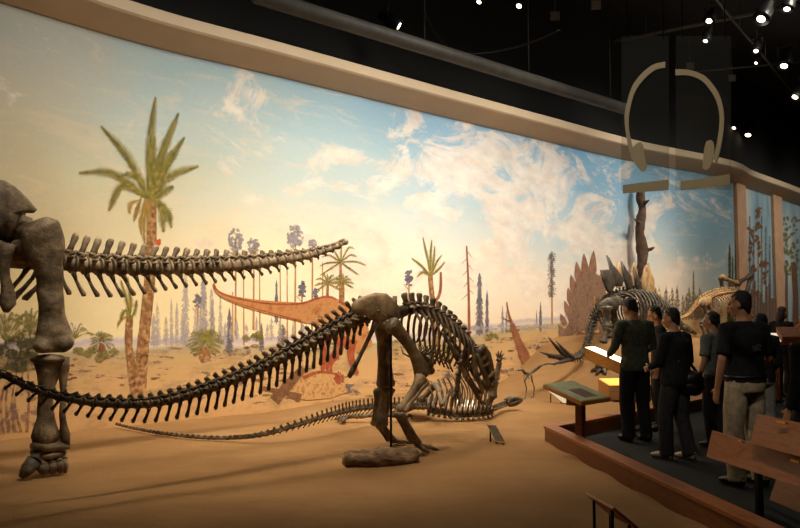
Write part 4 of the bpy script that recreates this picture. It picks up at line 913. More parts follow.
lectern('painted_glow_lectern', 'low lectern with painted amber glow in front of the legs of the man in sweater', (pl.x, pl.y), (.97, .25), (.25, -.97), .84, .3, .67, .60, (.5, .5), OAKL, GLOWO, thick=.2, base=False)
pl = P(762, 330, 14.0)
lectern('painted_glow_lectern', 'far narrow lectern with painted shine on its white face right of the man in black shirt', (pl.x, pl.y), (.8, -.6), (-.6, -.8), .55, .4, 1.24, 1.1, (.5, .5), OAKD, mat('white panel painted shine', [(230, 225, 215)], 3, .3, emit=((255, 240, 220), .7)), thick=.05)  # reflected shine put in as emission on the face
pl = P(776, 330, 13.2)
lectern('reading_lectern', 'orange wooden lectern far back in front of the long haired visitor', (pl.x, pl.y), (.97, -.2), (-.2, -.97), .45, .35, 1.36, 1.2, (.5, .5), OAK, wood('orange wood face', (150, 76, 32), (190, 104, 50)), thick=.1)

# added glow standing in for the bright lectern seen between the legs
pl = P(632, 394, 10.35)
t = thing('leg_gap_glow', 'tiny added white glow low beneath the amber lectern, standing in for its bright face', 'added glow', (pl.x, pl.y, 0))
MB().tube([(pl.x, pl.y, .05), (pl.x, pl.y, pl.z - .05)], [.012, .012], UP, 8).build('stem', STEEL, t)
MB().tube([(pl.x, pl.y, .05), (pl.x, pl.y, .075)], [.09, .08], UP, 14).build('base', STEEL, t)
MB().ell(pl, .035, .035, .06).build('glow_blob', mat('added white glow', [(255, 250, 240)], 2, .4, emit=((255, 240, 205), 14)), t)

# tiered display stand at the lower right
t = thing('display_stand', 'stepped wooden display of three slanted boards seen from behind at lower right', 'display stand', (2.85, 5.4, 0))
def board(px0, y00, y01, px1, y10, y11, d0, d1, m, name='board', tilt=.05, th=.03):
    a0, b0, a1, b1 = P(px0, y00, d0), P(px0, y01, d0), P(px1, y10, d1), P(px1, y11, d1)
    ax = (a1 - a0).normalized(); nn = V((-ax.y, ax.x, 0)).normalized(); 
    if nn.x < 0: nn = -nn
    a0 += nn * tilt; a1 += nn * tilt; n3 = (a1 - a0).cross(b0 - a0).normalized()
    if n3.x < 0: n3 = -n3
    mb = MB(); mb.hexa([b0, b1, b1 + n3 * th, b0 + n3 * th, a0, a1, a1 + n3 * th, a0 + n3 * th]); return mb.build(name, m, t, bevel=.004), a0, a1, n3
bo, *_ = board(706, 430, 457, 815, 466, 492, 6.3, 4.95, OAK)
bt, a0, a1, n3 = board(750, 413.5, 444, 815, 428, 461, 5.62, 4.85, OAK)
bs, *_ = board(769, 479, 500, 815, 493, 519, 5.2, 4.75, OAKD)
for (px, py, d, o_, w) in ((782, 422.5, 5.22, bt, .055), (741.5, 441.5, 5.78, bo, .022), (796, 461.5, 5.12, bo, .05)):
    c = P(px, py, d); mb = MB(); ax = (a1 - a0).normalized(); mb.box(c, ax * w, n3 * .012, UP * .007); mb.build('brass_strip', BRASS, o_)
fr = MB(); 
for d, z in ((6.15, .5), (5.3, .72), (4.95, .72)): fr.box((2.78 + (6.2 - d) * .06, d, z / 2), (.02, 0, 0), (0, .03, 0), (0, 0, z / 2))
fr.box((2.82, 5.5, .46), (.02, 0, 0), (0, .72, 0), (0, 0, .03)); fr.build('frame', STEEL, t)

# small label easels on the sand
LABEL = mat('white printed label', [(236, 226, 200), (246, 238, 216)], 20, .5)
def easel(label, p0, p1, lean, hgt, face, cat='label stand'):
    """p0-p1: the top edge; the board slopes down along 'lean'"""
    c = (p0 + p1) / 2; t = thing('label_stand', label, cat, gz(c)); ax = p1 - p0; dn = V(lean) * hgt; n = ax.cross(dn).normalized()
    if n.z < 0: n = -n
    mb = MB(); th = n * .018; mb.hexa([p0 - th, p1 - th, p1 + dn - th, p0 + dn - th, p0, p1, p1 + dn, p0 + dn]); mb.build('board', OAKL, t, bevel=.003)
    fb = MB(); k = .06; A_ = [p0.lerp(p1, k) + dn * k, p0.lerp(p1, 1 - k) + dn * k, p0.lerp(p1, 1 - k) + dn * (1 - k), p0.lerp(p1, k) + dn * (1 - k)]; fb.hexa([q + n * .0005 for q in A_] + [q + n * .003 for q in A_]); fb.build('label_card', face, t)
    for k in (.18, .82):
        q = p0.lerp(p1, k) - th * 1.0 + dn * .18; m = MB(); m.tube([q, gz(q) - UP * .01], [.011, .011], UP, 8); m.build('leg', STEEL, t)
        q = p0.lerp(p1, k) - th + dn * .8; m = MB(); m.tube([q, gz(q) - UP * .01], [.011, .011], UP, 8); m.build('leg', STEEL, t)
    return t
DKL = mat('dark printed label', [(70, 60, 46), (96, 84, 62)], 20, .5)
e0, e1 = gp(586, 492, .30), gp(614, 507, .30); easel('small wooden label stand in the bottom foreground sand, seen from behind', e0, e1, V((.75, .2, -.62)).normalized(), .26, DKL)
e0, e1 = gp(487, 424, .24), gp(504, 443, .06); e0, e1 = gp(487, 424, .22), gp(492, 428, .22) 
e0, e1 = gp(486, 424, .21), gp(496, 425, .21); easel('slim tilted label stand on the sand below the lying skull', e0, e1, V((.25, -.82, -.5)).normalized(), .34, DKL)
e0, e1 = gp(545, 388, .20), gp(551, 401, .04)
e0, e1 = gp(544, 388, .24), gp(560, 389.5, .24); easel('brightly lit white label stand on the sand left of the near lectern', e0, e1, V((.5, -.72, -.45)).normalized(), .52, LABEL)

p0 = gp(464, 404, .02); e0, e1 = P(455, 399, p0.y), P(474, 400, p0.y); easel('brightly lit white card low behind the ribs of the prey skeleton', e0, e1, V((.1, -.8, -.5)).normalized(), .34, LABEL)

# ================================================================ HANGING GLASS SIGN
GL = NT('clear acrylic'); gm = GL.m; nt = GL.t
tr = GL.n('ShaderNodeBsdfTransparent'); tr.inputs[0].default_value = (.9, .91, .9, 1); gs = GL.n('ShaderNodeBsdfGlossy'); gs.inputs['Roughness'].default_value = .08; df = GL.n('ShaderNodeBsdfDiffuse'); df.inputs[0].default_value = (.5, .5, .48, 1)
m1 = GL.n('ShaderNodeMixShader'); m1.inputs[0].default_value = .05; GL.l(tr.outputs[0], m1.inputs[1]); GL.l(gs.outputs[0], m1.inputs[2])
m2 = GL.n('ShaderNodeMixShader'); m2.inputs[0].default_value = .02; GL.l(m1.outputs[0], m2.inputs[1]); GL.l(df.outputs[0], m2.inputs[2]); GL.l(m2.outputs[0], nt.nodes['Material Output'].inputs[0])
FROST = mat('frosted tan vinyl', [(176, 158, 122), (186, 168, 132)], 3, .6)
L0, L1, R0, R1 = P(622, 100, 6.25), P(669, 100, 6.05), P(676, 100, 5.98), P(731, 100, 5.62)
t = thing('hanging_sign', 'clear hanging glass sign with tan headphones symbol above the visitors', 'sign', (L1.x, L1.y, P(676, 190, 6).z))
def sign_half(p0, p1, poly, pad, bar, xs):
    g = plane_map(p0, p1 - p0); n = g.s
    mb = MB(); mb.slab([g(xs[0], 36), g(xs[1], 36), g(xs[1], 190), g(xs[0], 190)], n * .01); pane = mb.build('glass_pane', gm, t)
    for nm, q in (('headphone_band', poly), ('headphone_pad', pad), ('symbol_bar', bar)): mb = MB(); mb.slab([g(x, y, .009) for x, y in q], n * .008); mb.build(nm, FROST, t)
    for x in (xs[0] + 6, xs[1] - 6): top = g(x, 36); mb = MB(); mb.tube([top - UP * .02, V((top.x, top.y, 9.05))], [.006, .006], UP, 6); mb.build('hanging_wire', STEEL, t)
cv = lambda pts: [(600 + x / 3.106, 30 + y / 3.106) for x, y in pts]
def band(o, i): return [(p.x, p.y) for p in smooth_path([(x, y, 0) for x, y in cv(o)], 24)] + [(p.x, p.y) for p in reversed(smooth_path([(x, y, 0) for x, y in cv(i)], 24))]
# polygons are split into short quads so that the ring stays clean
sign_half(L0, L1, band([(203, 98), (165, 108), (130, 135), (103, 170), (88, 210), (77, 260), (78, 300), (82, 330), (92, 382)], [(203, 117), (172, 124), (140, 150), (115, 182), (101, 216), (91, 262), (90, 300), (94, 330), (103, 372)]),
          cv([(118, 351), (128, 349), (134, 358), (138, 380), (146, 430), (140, 439), (128, 439), (108, 415), (98, 396), (94, 384), (103, 368), (110, 356)]), [(623, 185), (668.5, 179.5), (668.5, 190), (623, 193.5)], (621.5, 669))
sign_half(R0, R1, band([(235, 122), (262, 122), (290, 127), (318, 138), (340, 156), (368, 196), (383, 245), (385, 300), (375, 370), (362, 414)], [(235, 141), (262, 140), (284, 143), (308, 153), (328, 168), (355, 206), (370, 250), (371, 300), (362, 360), (352, 400)]),
          cv([(331, 346), (343, 341), (352, 348), (356, 366), (355, 388), (348, 412), (340, 431), (328, 436), (319, 428), (321, 395), (325, 365)]), [(681, 181.5), (730.5, 174), (730.5, 185), (681, 190.5)], (676, 731))

# ================================================================ CEILING RIG
PIPE = mat('dark pipe', [(62, 59, 54), (80, 76, 70)], 3, .6); LENSM = mat('lamp lens', [(255, 240, 220)], 2, .3, emit=((255, 226, 190), 9)); GREYF = mat('grey clip', [(110, 102, 90)], 3, .6)
PZ = 6.9
def at_z(px, py, z): return G(px, py, z)
def pipe(label, p0, p1, r=.06, name='lighting_pipe'):
    t = thing(name, label, 'pipe', p0.lerp(p1, .5)); MB().tube([p0, p1], [r, r], UP, 12).build('pipe', PIPE, t)
    n = max(2, int((p1 - p0).length / 3))
    for k in range(n + 1): q = p0.lerp(p1, (k + .2) / (n + .4)); MB().tube([q + UP * r, V((q.x, q.y, 9.06))], [.012, .012], UP, 6).build('hanger_rod', PIPE, t)
pipe('long dark lighting pipe running just above the cream cornice', at_z(255, -5, 6.35), at_z(625, 109, 6.35), .13)
pipe('dark overhead pipe crossing behind the first ceiling spotlight', at_z(330, -40, 8.15), at_z(640, 72, 8.15), .05)
pipe('dark ceiling pipe running up to the right above the glass sign', at_z(520, 60, 8.5), at_z(800, 4, 8.5), .05)
pipe('thin ceiling pipe behind the headphones symbol', at_z(560, 84, 8.35), at_z(800, 62, 8.35), .03)
pipe('lighting pipe nearest the top right corner', at_z(700, -20, 8.3), at_z(806, 108, 8.3), .03)
pipe('short dark pipe above the far pilasters', at_z(690, 96, 8.0), at_z(806, 190, 8.0), .03)
mb = MB(); mb.tube(smooth_path([at_z(425, 14, 6.9), at_z(440, 40, 6.6), at_z(470, 54, 6.5), at_z(520, 46, 6.7), at_z(560, 30, 6.9)], 24), [.018] * 25, UP, 6)
tag(mb.build('cable', STEEL), 'loose black cable sagging between the overhead pipes', 'cable')
def spot_fixture(px, py, z, aim, label, r=.09, on=True, size=1.0, name='spotlight'):
    c = at_z(px, py, z); d = (V(aim) - c).normalized(); t = thing(name, label, 'spotlight', c)
    b = c - d * .32 * size; mb = MB(); r *= size
    mb.tube([b - d * .02, b, b + d * .12 * size, b + d * .13 * size, c - d * .02, c], [r * .5, r * .75, r * .75, r, r * 1.05, r * 1.05], UP, 16); mb.build('housing', STEEL, t)
    if on: m = MB(); m.tube([c - d * .004, c + d * .006], [r * .5, r * .48], UP, 16); m.build('lens', LENSM, t)
    sd = d.cross(UP).normalized(); m = MB(); k = c - d * .18 * size
    m.tube([k + sd * r * 1.15, k + sd * r * 1.2 + UP * .2 * size, k - sd * r * 1.2 + UP * .2 * size, k - sd * r * 1.15], [.012] * 4, d, 6); m.tube([k + UP * .2 * size, V((k.x, k.y, z + .55))], [.015, .015], UP, 6); m.build('yoke', STEEL, t)
    return c
spot_fixture(399, 26, 6.6, (8, 13, 1.5), 'black can spotlight hanging alone above the cornice, left of all the others', .1, size=1.25)
AIMV = (0, 0, 3.5)
SP = [(479, 2, 7.6, 'dim spotlight at the top edge between the loose cable and the grey clips', .8), (519, 6, 7.6, 'spotlight at the top edge right of the loose cable', .9), (709, 21, 7.4, 'spotlight showing a thin lit crescent high above the glass sign', 1), (761, 19, 7.4, 'large bright spotlight near the top right corner', 1.4), (787, 9, 7.6, 'tilted spotlight at the extreme top right corner', 1.1),
      (705.5, 41, 7.3, 'slim bright spotlight above the right half of the headphones symbol', .8), (756, 51, 7.3, 'small spotlight below the large bright one at upper right', .8), (756, 63, 7.3, 'faint spotlight just beneath the small upper right one', .6), (784, 66, 7.2, 'bright oval spotlight near the right edge, higher of the two there', 1.3), (795, 97, 7.1, 'bright oval spotlight near the right edge, lower of the two there', 1.2),
      (748, 135, 7.1, 'wide bright spotlight just right of the headphones symbol', 1.3), (739, 156, 7.0, 'round white spotlight lowest beside the right earpiece of the headphones symbol', 1.3), (734, 128, 7.2, 'dim spotlight above the wide bright one beside the glass sign', .8), (705, 121, 7.3, 'small spotlight seen through the glass inside the headphones symbol', .8), (701, 109, 7.4, 'faint spotlight highest inside the headphones symbol', .7), (797, 183, 6.9, 'tiny white spotlight over the rightmost mural panel', 1.0)]
for px, py, z, lab, sz in SP:
    c = at_z(px, py, z); spot_fixture(px, py, z, (c.x - 2.5 - random.uniform(0, 2.5), c.y - random.uniform(1.5, 4), 0), lab, .11, size=sz * (.8 + c.y / 60))
for k, (px, py, lab) in enumerate(((480, 37, 'grey ceiling clip left of the row, above the loose cable'), (517, 27, 'grey ceiling clip near the top edge spotlight'), (555, 16, 'grey ceiling clip second from the top edge, over the sky painting'), (596, 5, 'grey ceiling clip at the very top edge'), (665, 90, 'grey ceiling clip seen through the left glass pane'), (690, 66, 'grey ceiling clip above the right headphones band'), (732, 78, 'grey ceiling clip right of the glass sign'))):
    c = at_z(px, py, 8.2); mb = MB(); mb.box(c, (.1, 0, 0), (0, .03, 0), (0, 0, .09)); t = thing('ceiling_clip', lab, 'clip', c); mb.build('plate', GREYF, t); MB().tube([c + UP * .08, V((c.x, c.y, 9.06))], [.015, .015], UP, 6).build('rod', PIPE, t)

# ================================================================ VISITORS
SKIN = mat('skin', [(176, 124, 92), (196, 144, 110)], 6, .55); HAIRD = mat('black hair', [(16, 13, 11), (30, 25, 21)], 60, .55, .5, 160); HAIRB = mat('brown hair', [(34, 24, 17), (58, 42, 30)], 60, .55, .5, 160); HAIRG = mat('greying red brown hair', [(84, 60, 44), (120, 92, 70)], 60, .6, .5, 160)
EYEM = mat('eye', [(30, 22, 18)], 10, .2)
def person(label, pos, yaw, h, top, legs, shoes, hair, sleeve='long', head=(0, 0), arms=None, stout=1.0, feet=((-.1, .02), (.1, .0)), long_hair=False, belt=None, hem=.86, print_=None, group=None):
    k = h / 1.75; R = Matrix.Rotation(yaw, 3, 'Z'); p0 = V((pos[0], pos[1], .0))
    zf = .005
    W = lambda x, y, z: p0 + R @ (V((x, y, z)) * k) + UP * zf
    t = thing('person', label, 'person', p0, group)
    X = R @ V((1, 0, 0)); Y = R @ V((0, 1, 0))
    sides = (-1, 1)
    arms = arms or {}
    J = {}
    for q in sides:
        J[q] = dict(hip=V((q * .09, 0, .91)), knee=V((q * .5 * .105 + feet[(q + 1) // 2][0] * .5, .03 + feet[(q + 1) // 2][1] * .5, .49)), ank=V((feet[(q + 1) // 2][0], feet[(q + 1) // 2][1] - .03, .08)),
                    sh=V((q * .185 * (.5 + .5 * stout), -.01, 1.42)), el=V(arms.get(q, ((q * .25, -.03, 1.14), 0))[0]), wr=V(arms.get(q, (0, (q * .26, .05, .89)))[1]))
    w = lambda v: W(v.x, v.y, v.z)
    Rh = R @ Matrix.Rotation(head[0], 3, 'Z') @ Matrix.Rotation(head[1], 3, 'X'); nk = W(0, .01, 1.54)
    Hd = lambda x, y, z: nk + Rh @ (V((x, y + .015, z + .1)) * k)
    def ell(mb, c, r, rot=Rh): mb.ell(c, r[0] * k, r[1] * k, r[2] * k, rot, 16, 11)
    # --- body, one skin
    mb = MB()
    ring = [(.86, .13, .10), (.95, .16, .11), (1.05, .14, .095), (1.16, .138, .092), (1.28, .155, .108), (1.37, .16, .105), (1.43, .13, .08), (1.475, .07, .06), (1.52, .054, .056), (1.6, .052, .056)]
    mb.tube([W(0, -.005 if z < 1.5 else .008, z) for z, _, _ in ring], [(a_ * k * (stout if z < 1.4 else 1), b_ * k * (stout if z < 1.4 else 1)) for z, a_, b_ in ring], X, 18)
    for q in sides:
        j = J[q]
        lg = [j['hip'], j['hip'].lerp(j['knee'], .5), j['knee'], j['knee'].lerp(j['ank'], .35), j['ank'], V((j['ank'].x, j['ank'].y + .01, .03))]
        mb.tube([w(v) for v in lg], [v * k for v in (.088, .078, .055, .056, .036, .036)], X, 12)
        mb.tube([W(j['ank'].x, j['ank'].y - .05, .035), W(j['ank'].x, j['ank'].y + .06, .04), W(j['ank'].x * 1.08, j['ank'].y + .18, .025)], [(.035 * k, .03 * k), (.04 * k, .03 * k), (.03 * k, .018 * k)], X, 10)
        ar = [j['sh'], j['sh'].lerp(j['el'], .5), j['el'], j['el'].lerp(j['wr'], .35), j['wr']]
        mb.tube([w(v) for v in [j['sh'] * 1.0 - V((q * .06, 0, 0))] + ar], [v * k for v in (.05, .056, .047, .038, .038, .027)], Y, 12)
        d = (w(j['wr']) - w(j['el'])).normalized(); wr = w(j['wr']); sd = (X - d * X.dot(d)).normalized() * -q; fw = d.cross(sd)          # sd: towards the body, fw: along the palm's width
        if fw.dot(Y) < 0: fw = -fw
        pl_ = wr + d * .05 * k
        mb.tube([wr - d * .01, wr + d * .04 * k, wr + d * .085 * k], [(.02 * k, .028 * k), (.016 * k, .04 * k), (.012 * k, .038 * k)], sd, 10)
        for i, (o_, L) in enumerate(((-.03, .058), (-.01, .07), (.01, .075), (.03, .068))):
            b_ = wr + d * .07 * k + fw * o_ * k; m1_ = b_ + d * (.015 + L * .55) * k + sd * .006 * k; e_ = m1_ + (d * .85 + sd * .55).normalized() * L * .55 * k
            mb.tube([b_, m1_, e_], [.0105 * k, .0098 * k, .008 * k], sd, 8)
        b_ = wr + d * .02 * k + fw * .025 * k; m1_ = b_ + (d * .6 + fw * .75 + sd * .1).normalized() * .045 * k; mb.tube([b_, m1_, m1_ + (d + fw * .15 + sd * .2).normalized() * .035 * k], [.013 * k, .012 * k, .009 * k], sd, 8)
    mb.tube([nk - UP * .03 * k, Hd(0, -.015, -.05), Hd(0, -.01, .0)], [.052 * k, .055 * k, .055 * k], X, 12)
    ell(mb, Hd(0, -.012, .045), (.073, .092, .082)); ell(mb, Hd(0, .02, -.02), (.06, .072, .09)); ell(mb, Hd(0, .055, -.085), (.03, .028, .024))
    mb.tube([Hd(0, .085, .02), Hd(0, .105, -.012), Hd(0, .113, -.03), Hd(0, .09, -.04)], [v * k for v in (.008, .011, .014, .008)], X, 8)
    mb.tube([Hd(-.022, .082, -.062), Hd(0, .092, -.06), Hd(.022, .082, -.062)], [v * k for v in (.006, .01, .006)], X, 8); mb.tube([Hd(-.035, .078, .03), Hd(0, .086, .028), Hd(.035, .078, .03)], [.009 * k] * 3, X, 8)
    for q in sides: ell(mb, Hd(q * .074, -.01, -.005), (.012, .022, .034)); ell(mb, Hd(q * .04, .062, -.02), (.02, .018, .02))
    body = remesh(mb, .0095, 3).build('body', SKIN, t, p0)
    for q in sides: MB().ell(Hd(q * .031, .081, .008), .011 * k, .008 * k, .007 * k).build('eye', EYEM, body)
    # --- clothes
    g = .014; mb = MB()
    rg = [(hem, .165, .118), (.93, .172, .125), (1.05, .158, .115), (1.16, .156, .112), (1.28, .172, .125), (1.37, .178, .122), (1.43, .148, .095), (1.465, .088, .075), (1.49, .068, .068)]
    mb.tube([W(0, -.005, z) for z, _, _ in rg], [(a_ * k * (stout if z < 1.4 else 1), b_ * k * (stout if z < 1.4 else 1)) for z, a_, b_ in rg], X, 20)
    for q in sides:
        j = J[q]; ar = [j['sh'] - V((q * .08, 0, -.005)), j['sh'], j['sh'].lerp(j['el'], .5)]
        ra = [.07, .075, .066]
        if sleeve == 'long': ar += [j['el'], j['el'].lerp(j['wr'], .5), j['el'].lerp(j['wr'], .97)]; ra += [.056, .05, .042]
        else: ar += [j['sh'].lerp(j['el'], .85)]; ra += [.068]
        mb.tube([w(v) for v in ar], [v * k for v in ra], Y, 14)
    c = remesh(mb, .013, 4)
    for v in c.v: n_ = noise.noise(v * 9) * .006 + noise.noise(V((v.x * 14, v.y * 14, v.z * 5))) * .005; v += (v - V((p0.x, p0.y, v.z))).normalized() * n_
    shirt = c.build('sweater' if sleeve == 'long' else 't_shirt', top, t, p0)
    if print_: mb = MB(); q_ = [W(x, -.135 * stout, z) for x, z in ((-.06, 1.27), (-.02, 1.262), (.02, 1.285), (.045, 1.265), (.03, 1.24), (.05, 1.22), (.0, 1.225), (-.045, 1.215))]; mb.slab(q_, Y * .012); mb.build('back_print', print_, shirt)
    mb = MB(); pr = [(.84, .15, .112), (.9, .163, .12), (.97, .162, .118), (1.02, .155, .11)]
    mb.tube([W(0, -.005, z) for z, _, _ in pr], [(a_ * k * stout, b_ * k * stout) for z, a_, b_ in pr], X, 18)
    for q in sides:
        j = J[q]; lg = [j['hip'] + V((0, 0, .03)), j['hip'].lerp(j['knee'], .5), j['knee'], j['knee'].lerp(j['ank'], .5), j['ank'] - V((0, 0, .035))]
        mb.tube([w(v) for v in lg], [v * k * (.6 + .4 * stout) for v in (.098, .096, .08, .076, .074)], X, 14)
    c = remesh(mb, .013, 3)
    for v in c.v: v += X * noise.noise(V((v.x * 12, v.y * 12, v.z * 6))) * .007
    c.build('trousers', legs, t, p0)
    if belt: MB().tube([W(0, -.005, .965), W(0, -.005, .995)], [(.168 * k * stout, .124 * k * stout)] * 2, X, 20).build('belt', belt, t, p0)
    for q in sides:
        a_ = J[q]['ank']; mb = MB()
        mb.tube([W(a_.x, a_.y - .07, .05), W(a_.x, a_.y - .03, .055), W(a_.x, a_.y + .06, .05), W(a_.x * 1.08, a_.y + .16, .036), W(a_.x * 1.1, a_.y + .2, .03)], [(.03 * k, .045 * k), (.042 * k, .05 * k), (.047 * k, .045 * k), (.046 * k, .032 * k), (.025 * k, .02 * k)], X, 14)
        for v in mb.v: v.z = max(v.z, .008)
        mb.build('shoe', shoes, t, p0)
    mb = MB(); ell(mb, Hd(0, -.022, .056), (.079, .09, .078)); ell(mb, Hd(0, -.05, .005), (.072, .058, .085)); ell(mb, Hd(0, -.06, -.05), (.052, .034, .05))
    for q in sides: ell(mb, Hd(q * .07, -.03, .02), (.016, .035, .05))
    if long_hair: ell(mb, Hd(0, -.075, -.09), (.075, .05, .13)); [ell(mb, Hd(q * .065, -.045, -.06), (.03, .05, .12)) for q in sides]
    c = remesh(mb, .011, 3); c.rough(.008, 40).build('hair', hair, t, p0)
    return t
dark = lambda n, c: mat(n, [c, tuple(min(255, int(v * 1.35) + 4) for v in c)], 18, .9, .25, 60, spec=.2)
SWEAT = dark('grey green wool', (66, 70, 60)); BLK = dark('black cloth', (26, 26, 27)); NAVY = dark('dark grey cloth', (40, 39, 40)); KHAKI = dark('khaki cotton', (160, 144, 118)); GREYC = dark('grey cotton', (96, 96, 94)); PALE = dark('pale denim', (140, 136, 126)); SHOE = mat('black leather', [(14, 13, 12), (24, 22, 20)], 9, .4); SANDAL = mat('pale leather', [(150, 130, 104), (176, 152, 124)], 9, .5)
D = math.radians
def at(px, d): return (P(px, 315, d).x, d)
person('man in grey green sweater and dark trousers seen from behind leaning towards the lit lecterns', at(634, 9.75), D(16), 1.76, SWEAT, BLK, SHOE, HAIRD, head=(D(22), D(-22)), arms={-1: ((-.27, .02, 1.15), (-.20, .26, 1.05)), 1: ((.27, .02, 1.15), (.20, .26, 1.05))}, stout=1.12, feet=((-.11, .03), (.11, -.02)))
W2 = at(674, 8.55)
person('visitor in black jacket with bag at the hip and pale shoes', W2, D(38), 1.62, BLK, NAVY, SANDAL, HAIRD, head=(D(20), D(-8)), arms={-1: ((-.25, .05, 1.13), (-.16, .24, 1.06)), 1: ((.27, -.02, 1.13), (.24, .17, 1.0))}, stout=1.28, feet=((-.1, .1), (.08, -.08)))
person('dark clothed visitor half hidden behind the black jacket, face lit orange', at(658, 10.7), D(80), 1.66, BLK, BLK, SHOE, HAIRD, head=(D(10), D(-15)))
person('man in black short sleeved shirt and khaki trousers with hands at his sides', at(743, 7.25), D(20), 1.765, BLK, KHAKI, SHOE, HAIRD, sleeve='short', head=(D(38), D(-4)), arms={-1: ((-.27, -.02, 1.14), (-.27, .05, .88)), 1: ((.27, -.02, 1.14), (.24, .14, .93))}, stout=1.2, belt=SHOE, hem=.97, print_=dark('faded grey print', (58, 58, 56)), feet=((-.13, .02), (.13, 0)))
person('short dark haired visitor in grey shirt just left of the man in black shirt', at(714, 9.3), D(30), 1.58, GREYC, NAVY, SHOE, HAIRD, sleeve='short', head=(D(20), D(-5)))
person('long haired visitor in black standing far off before the right pilaster', at(781, 14.9), D(-60), 1.70, BLK, BLK, SHOE, HAIRB, head=(D(-20), D(-10)), long_hair=True, arms={-1: ((-.24, .04, 1.14), (-.14, .26, 1.08)), 1: ((.24, .04, 1.14), (.14, .28, 1.1))})
person('visitor in pale trousers mostly hidden behind the right shoulder of the black shirted man', at(761, 9.2), D(15), 1.56, NAVY, PALE, SHOE, HAIRD, head=(D(-10), 0), arms={1: ((.26, .0, 1.14), (.22, .16, .95)), -1: ((-.25, 0, 1.14), (-.22, .15, .95))})
person('bulky visitor in black cut off by the right edge of the frame', at(811, 6.35), D(25), 1.58, BLK, BLK, SHOE, HAIRG, head=(D(10), 0), stout=1.25)
# shoulder bag of the visitor in the black jacket
bx = V((P(691, 385, 8.5).x, 8.5, .83)); t = thing('shoulder_bag', 'soft black bag hanging at the hip of the visitor in black jacket', 'bag', bx)
mb = MB(); mb.ell(bx, .15, .085, .13); mb.ell(bx - UP * .05, .155, .09, .09); mb.rough(.02, 8).build('bag_body', SHOE, t)
MB().tube(smooth_path([bx + V((-.1, 0, .1)), bx + V((-.13, -.01, .36)), V((W2[0] + .06, 8.50, 1.37)), bx + V((-.06, .05, .34)), bx + V((.08, .03, .1))], 18), [(.018, .006)] * 19, V((1, 0, 0)), 8).build('strap', SHOE, t)

# ================================================================ LIGHT
def spot(loc, aim, watts, size, col, blend=.8, radius=.08, name='gallery_light'):
    l = bpy.data.lights.new(name, 'SPOT'); l.energy = watts; l.spot_size = math.radians(size); l.spot_blend = blend; l.shadow_soft_size = radius; l.color = col
    o = bpy.data.objects.new(name, l); COL.objects.link(o); o.location = loc; o.rotation_euler = (V(aim) - V(loc)).to_track_quat('-Z', 'Y').to_euler(); return o
WARM = (1, .85, .64); WARM2 = (1, .92, .79)
# washes on the mural from the visitors' truss
for px, z, w in ((-60, 2.6, 210), (60, 2.4, 330), (180, 2.2, 590), (300, 2.2, 980), (400, 2.2, 1180), (500, 2.4, 1260), (600, 2.7, 1150), (690, 2.9, 560), (760, 3.2, 560), (800, 3.2, 480)):
    u_ = wall_u(px) * NW; i = int(u_); N = wall_normal(i); q = WALL[i].lerp(WALL[min(i + 1, NW)], u_ - i)
    L = q + N * 5.6; spot((L.x, L.y, 8.2), (q.x, q.y, z), w * 1.72, 66, WARM2, 1, .8)
# the hard lamp over the bones, then the softer ones along the truss
spot((-1.3, 6.7, 6.9), (-1.4, 9.8, 0), 1050, 68, WARM, 1, .035)
for loc, aim, w, sz in (((-2.6, 10.0, 6.9), (-2.6, 8.6, .4), 260, 80), ((-1.2, 11.3, 6.9), (-.7, 9.3, .5), 420, 70), ((1.0, 12.9, 6.9), (.9, 10.6, .2), 700, 62), ((3.2, 14.4, 6.9), (2.2, 12.4, 0), 1300, 44), ((5.0, 16.0, 6.9), (4.6, 15.4, .8), 700, 60), ((8.2, 18.8, 6.9), (7.6, 18.6, .8), 900, 60)):
    spot(loc, aim, w, sz, WARM, .95, .5)
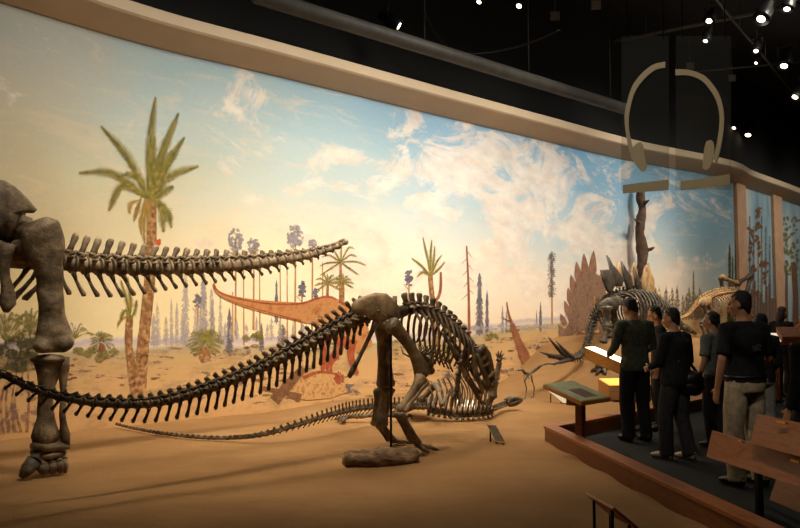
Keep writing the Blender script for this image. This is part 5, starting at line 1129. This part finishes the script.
# front light on the giant's leg, the bones and the foreground
spot((-2.2, 2.0, 7.4), (-3.7, 8.6, 2.4), 260, 32, WARM, 1, .6)
spot((1.5, 3.0, 7.6), (-.1, 9.6, 1.6), 520, 32, WARM, 1, .8)
spot((2.5, 4.5, 7.6), (1.2, 11.4, .3), 260, 30, WARM, 1, .6)
spot((.2, 1.0, 7.2), (2.75, 5.55, .65), 700, 13, WARM, .8, .1)
spot((4.6, 2.4, 7.6), (3.2, 7.0, .9), 160, 22, WARM, 1, .3)
spot((7.5, 10.0, 7.4), (4.0, 10.5, .8), 60, 64, WARM, 1, .3)
spot((-.8, 1.8, 7.0), (2.1, 6.0, 3.15), 520, 19, WARM2, .8, .1)
spot((.3, 7.0, 7.0), (2.72, 10.22, .95), 420, 6.5, (1, .72, .36), .6, .05)  # added narrow orange spot, warms the sides of the white lectern
spot((.6, 7.6, 7.0), (2.75, 10.75, .6), 300, 6, (1, .66, .26), .6, .05)  # added narrow orange spot for the amber lectern
spot((.2, 9.6, 7.0), (2.3, 11.6, .15), 420, 9, WARM2, .9, .05)
spot((-1.0, 8.6, 7.0), (.95, 11.7, .15), 420, 7, WARM2, .9, .05)
spot((9.5, 12.5, 7.4), (7.2, 17.5, 1.2), 420, 60, WARM, 1, .3)
# added point fills among the pipes, lifting the dark rig and the visitors
for x, y in ((1.0, 9.5), (4.5, 12.0), (7.5, 15.5), (-2.5, 5.5), (10.0, 19.0)):
    l = bpy.data.lights.new('rig_fill', 'POINT'); l.energy = 22; l.color = WARM2; l.shadow_soft_size = .3; o = bpy.data.objects.new('rig_fill', l); COL.objects.link(o); o.location = (x, y, 7.0)
w = bpy.data.worlds.new('dim hall'); S.world = w; w.use_nodes = True; bg = w.node_tree.nodes['Background']; bg.inputs[0].default_value = (1, .8, .6, 1); bg.inputs[1].default_value = .01

# ================================================================ CAMERA
cam = bpy.data.cameras.new('camera'); co = bpy.data.objects.new('camera', cam); COL.objects.link(co)
co.location = CAM; co.rotation_euler = (PI / 2 + PITCH, 0, 0); cam.sensor_width = 36; cam.lens = F / 800 * 36; cam.clip_end = 120
S.camera = co
vs = S.view_settings; vs.view_transform = 'Standard'; vs.look = 'None'; vs.gamma = 1; vs.use_curve_mapping = False; vs.exposure = 0
S.cycles.use_denoising = True; S.cycles.max_bounces = 6; S.cycles.sample_clamp_indirect = 4
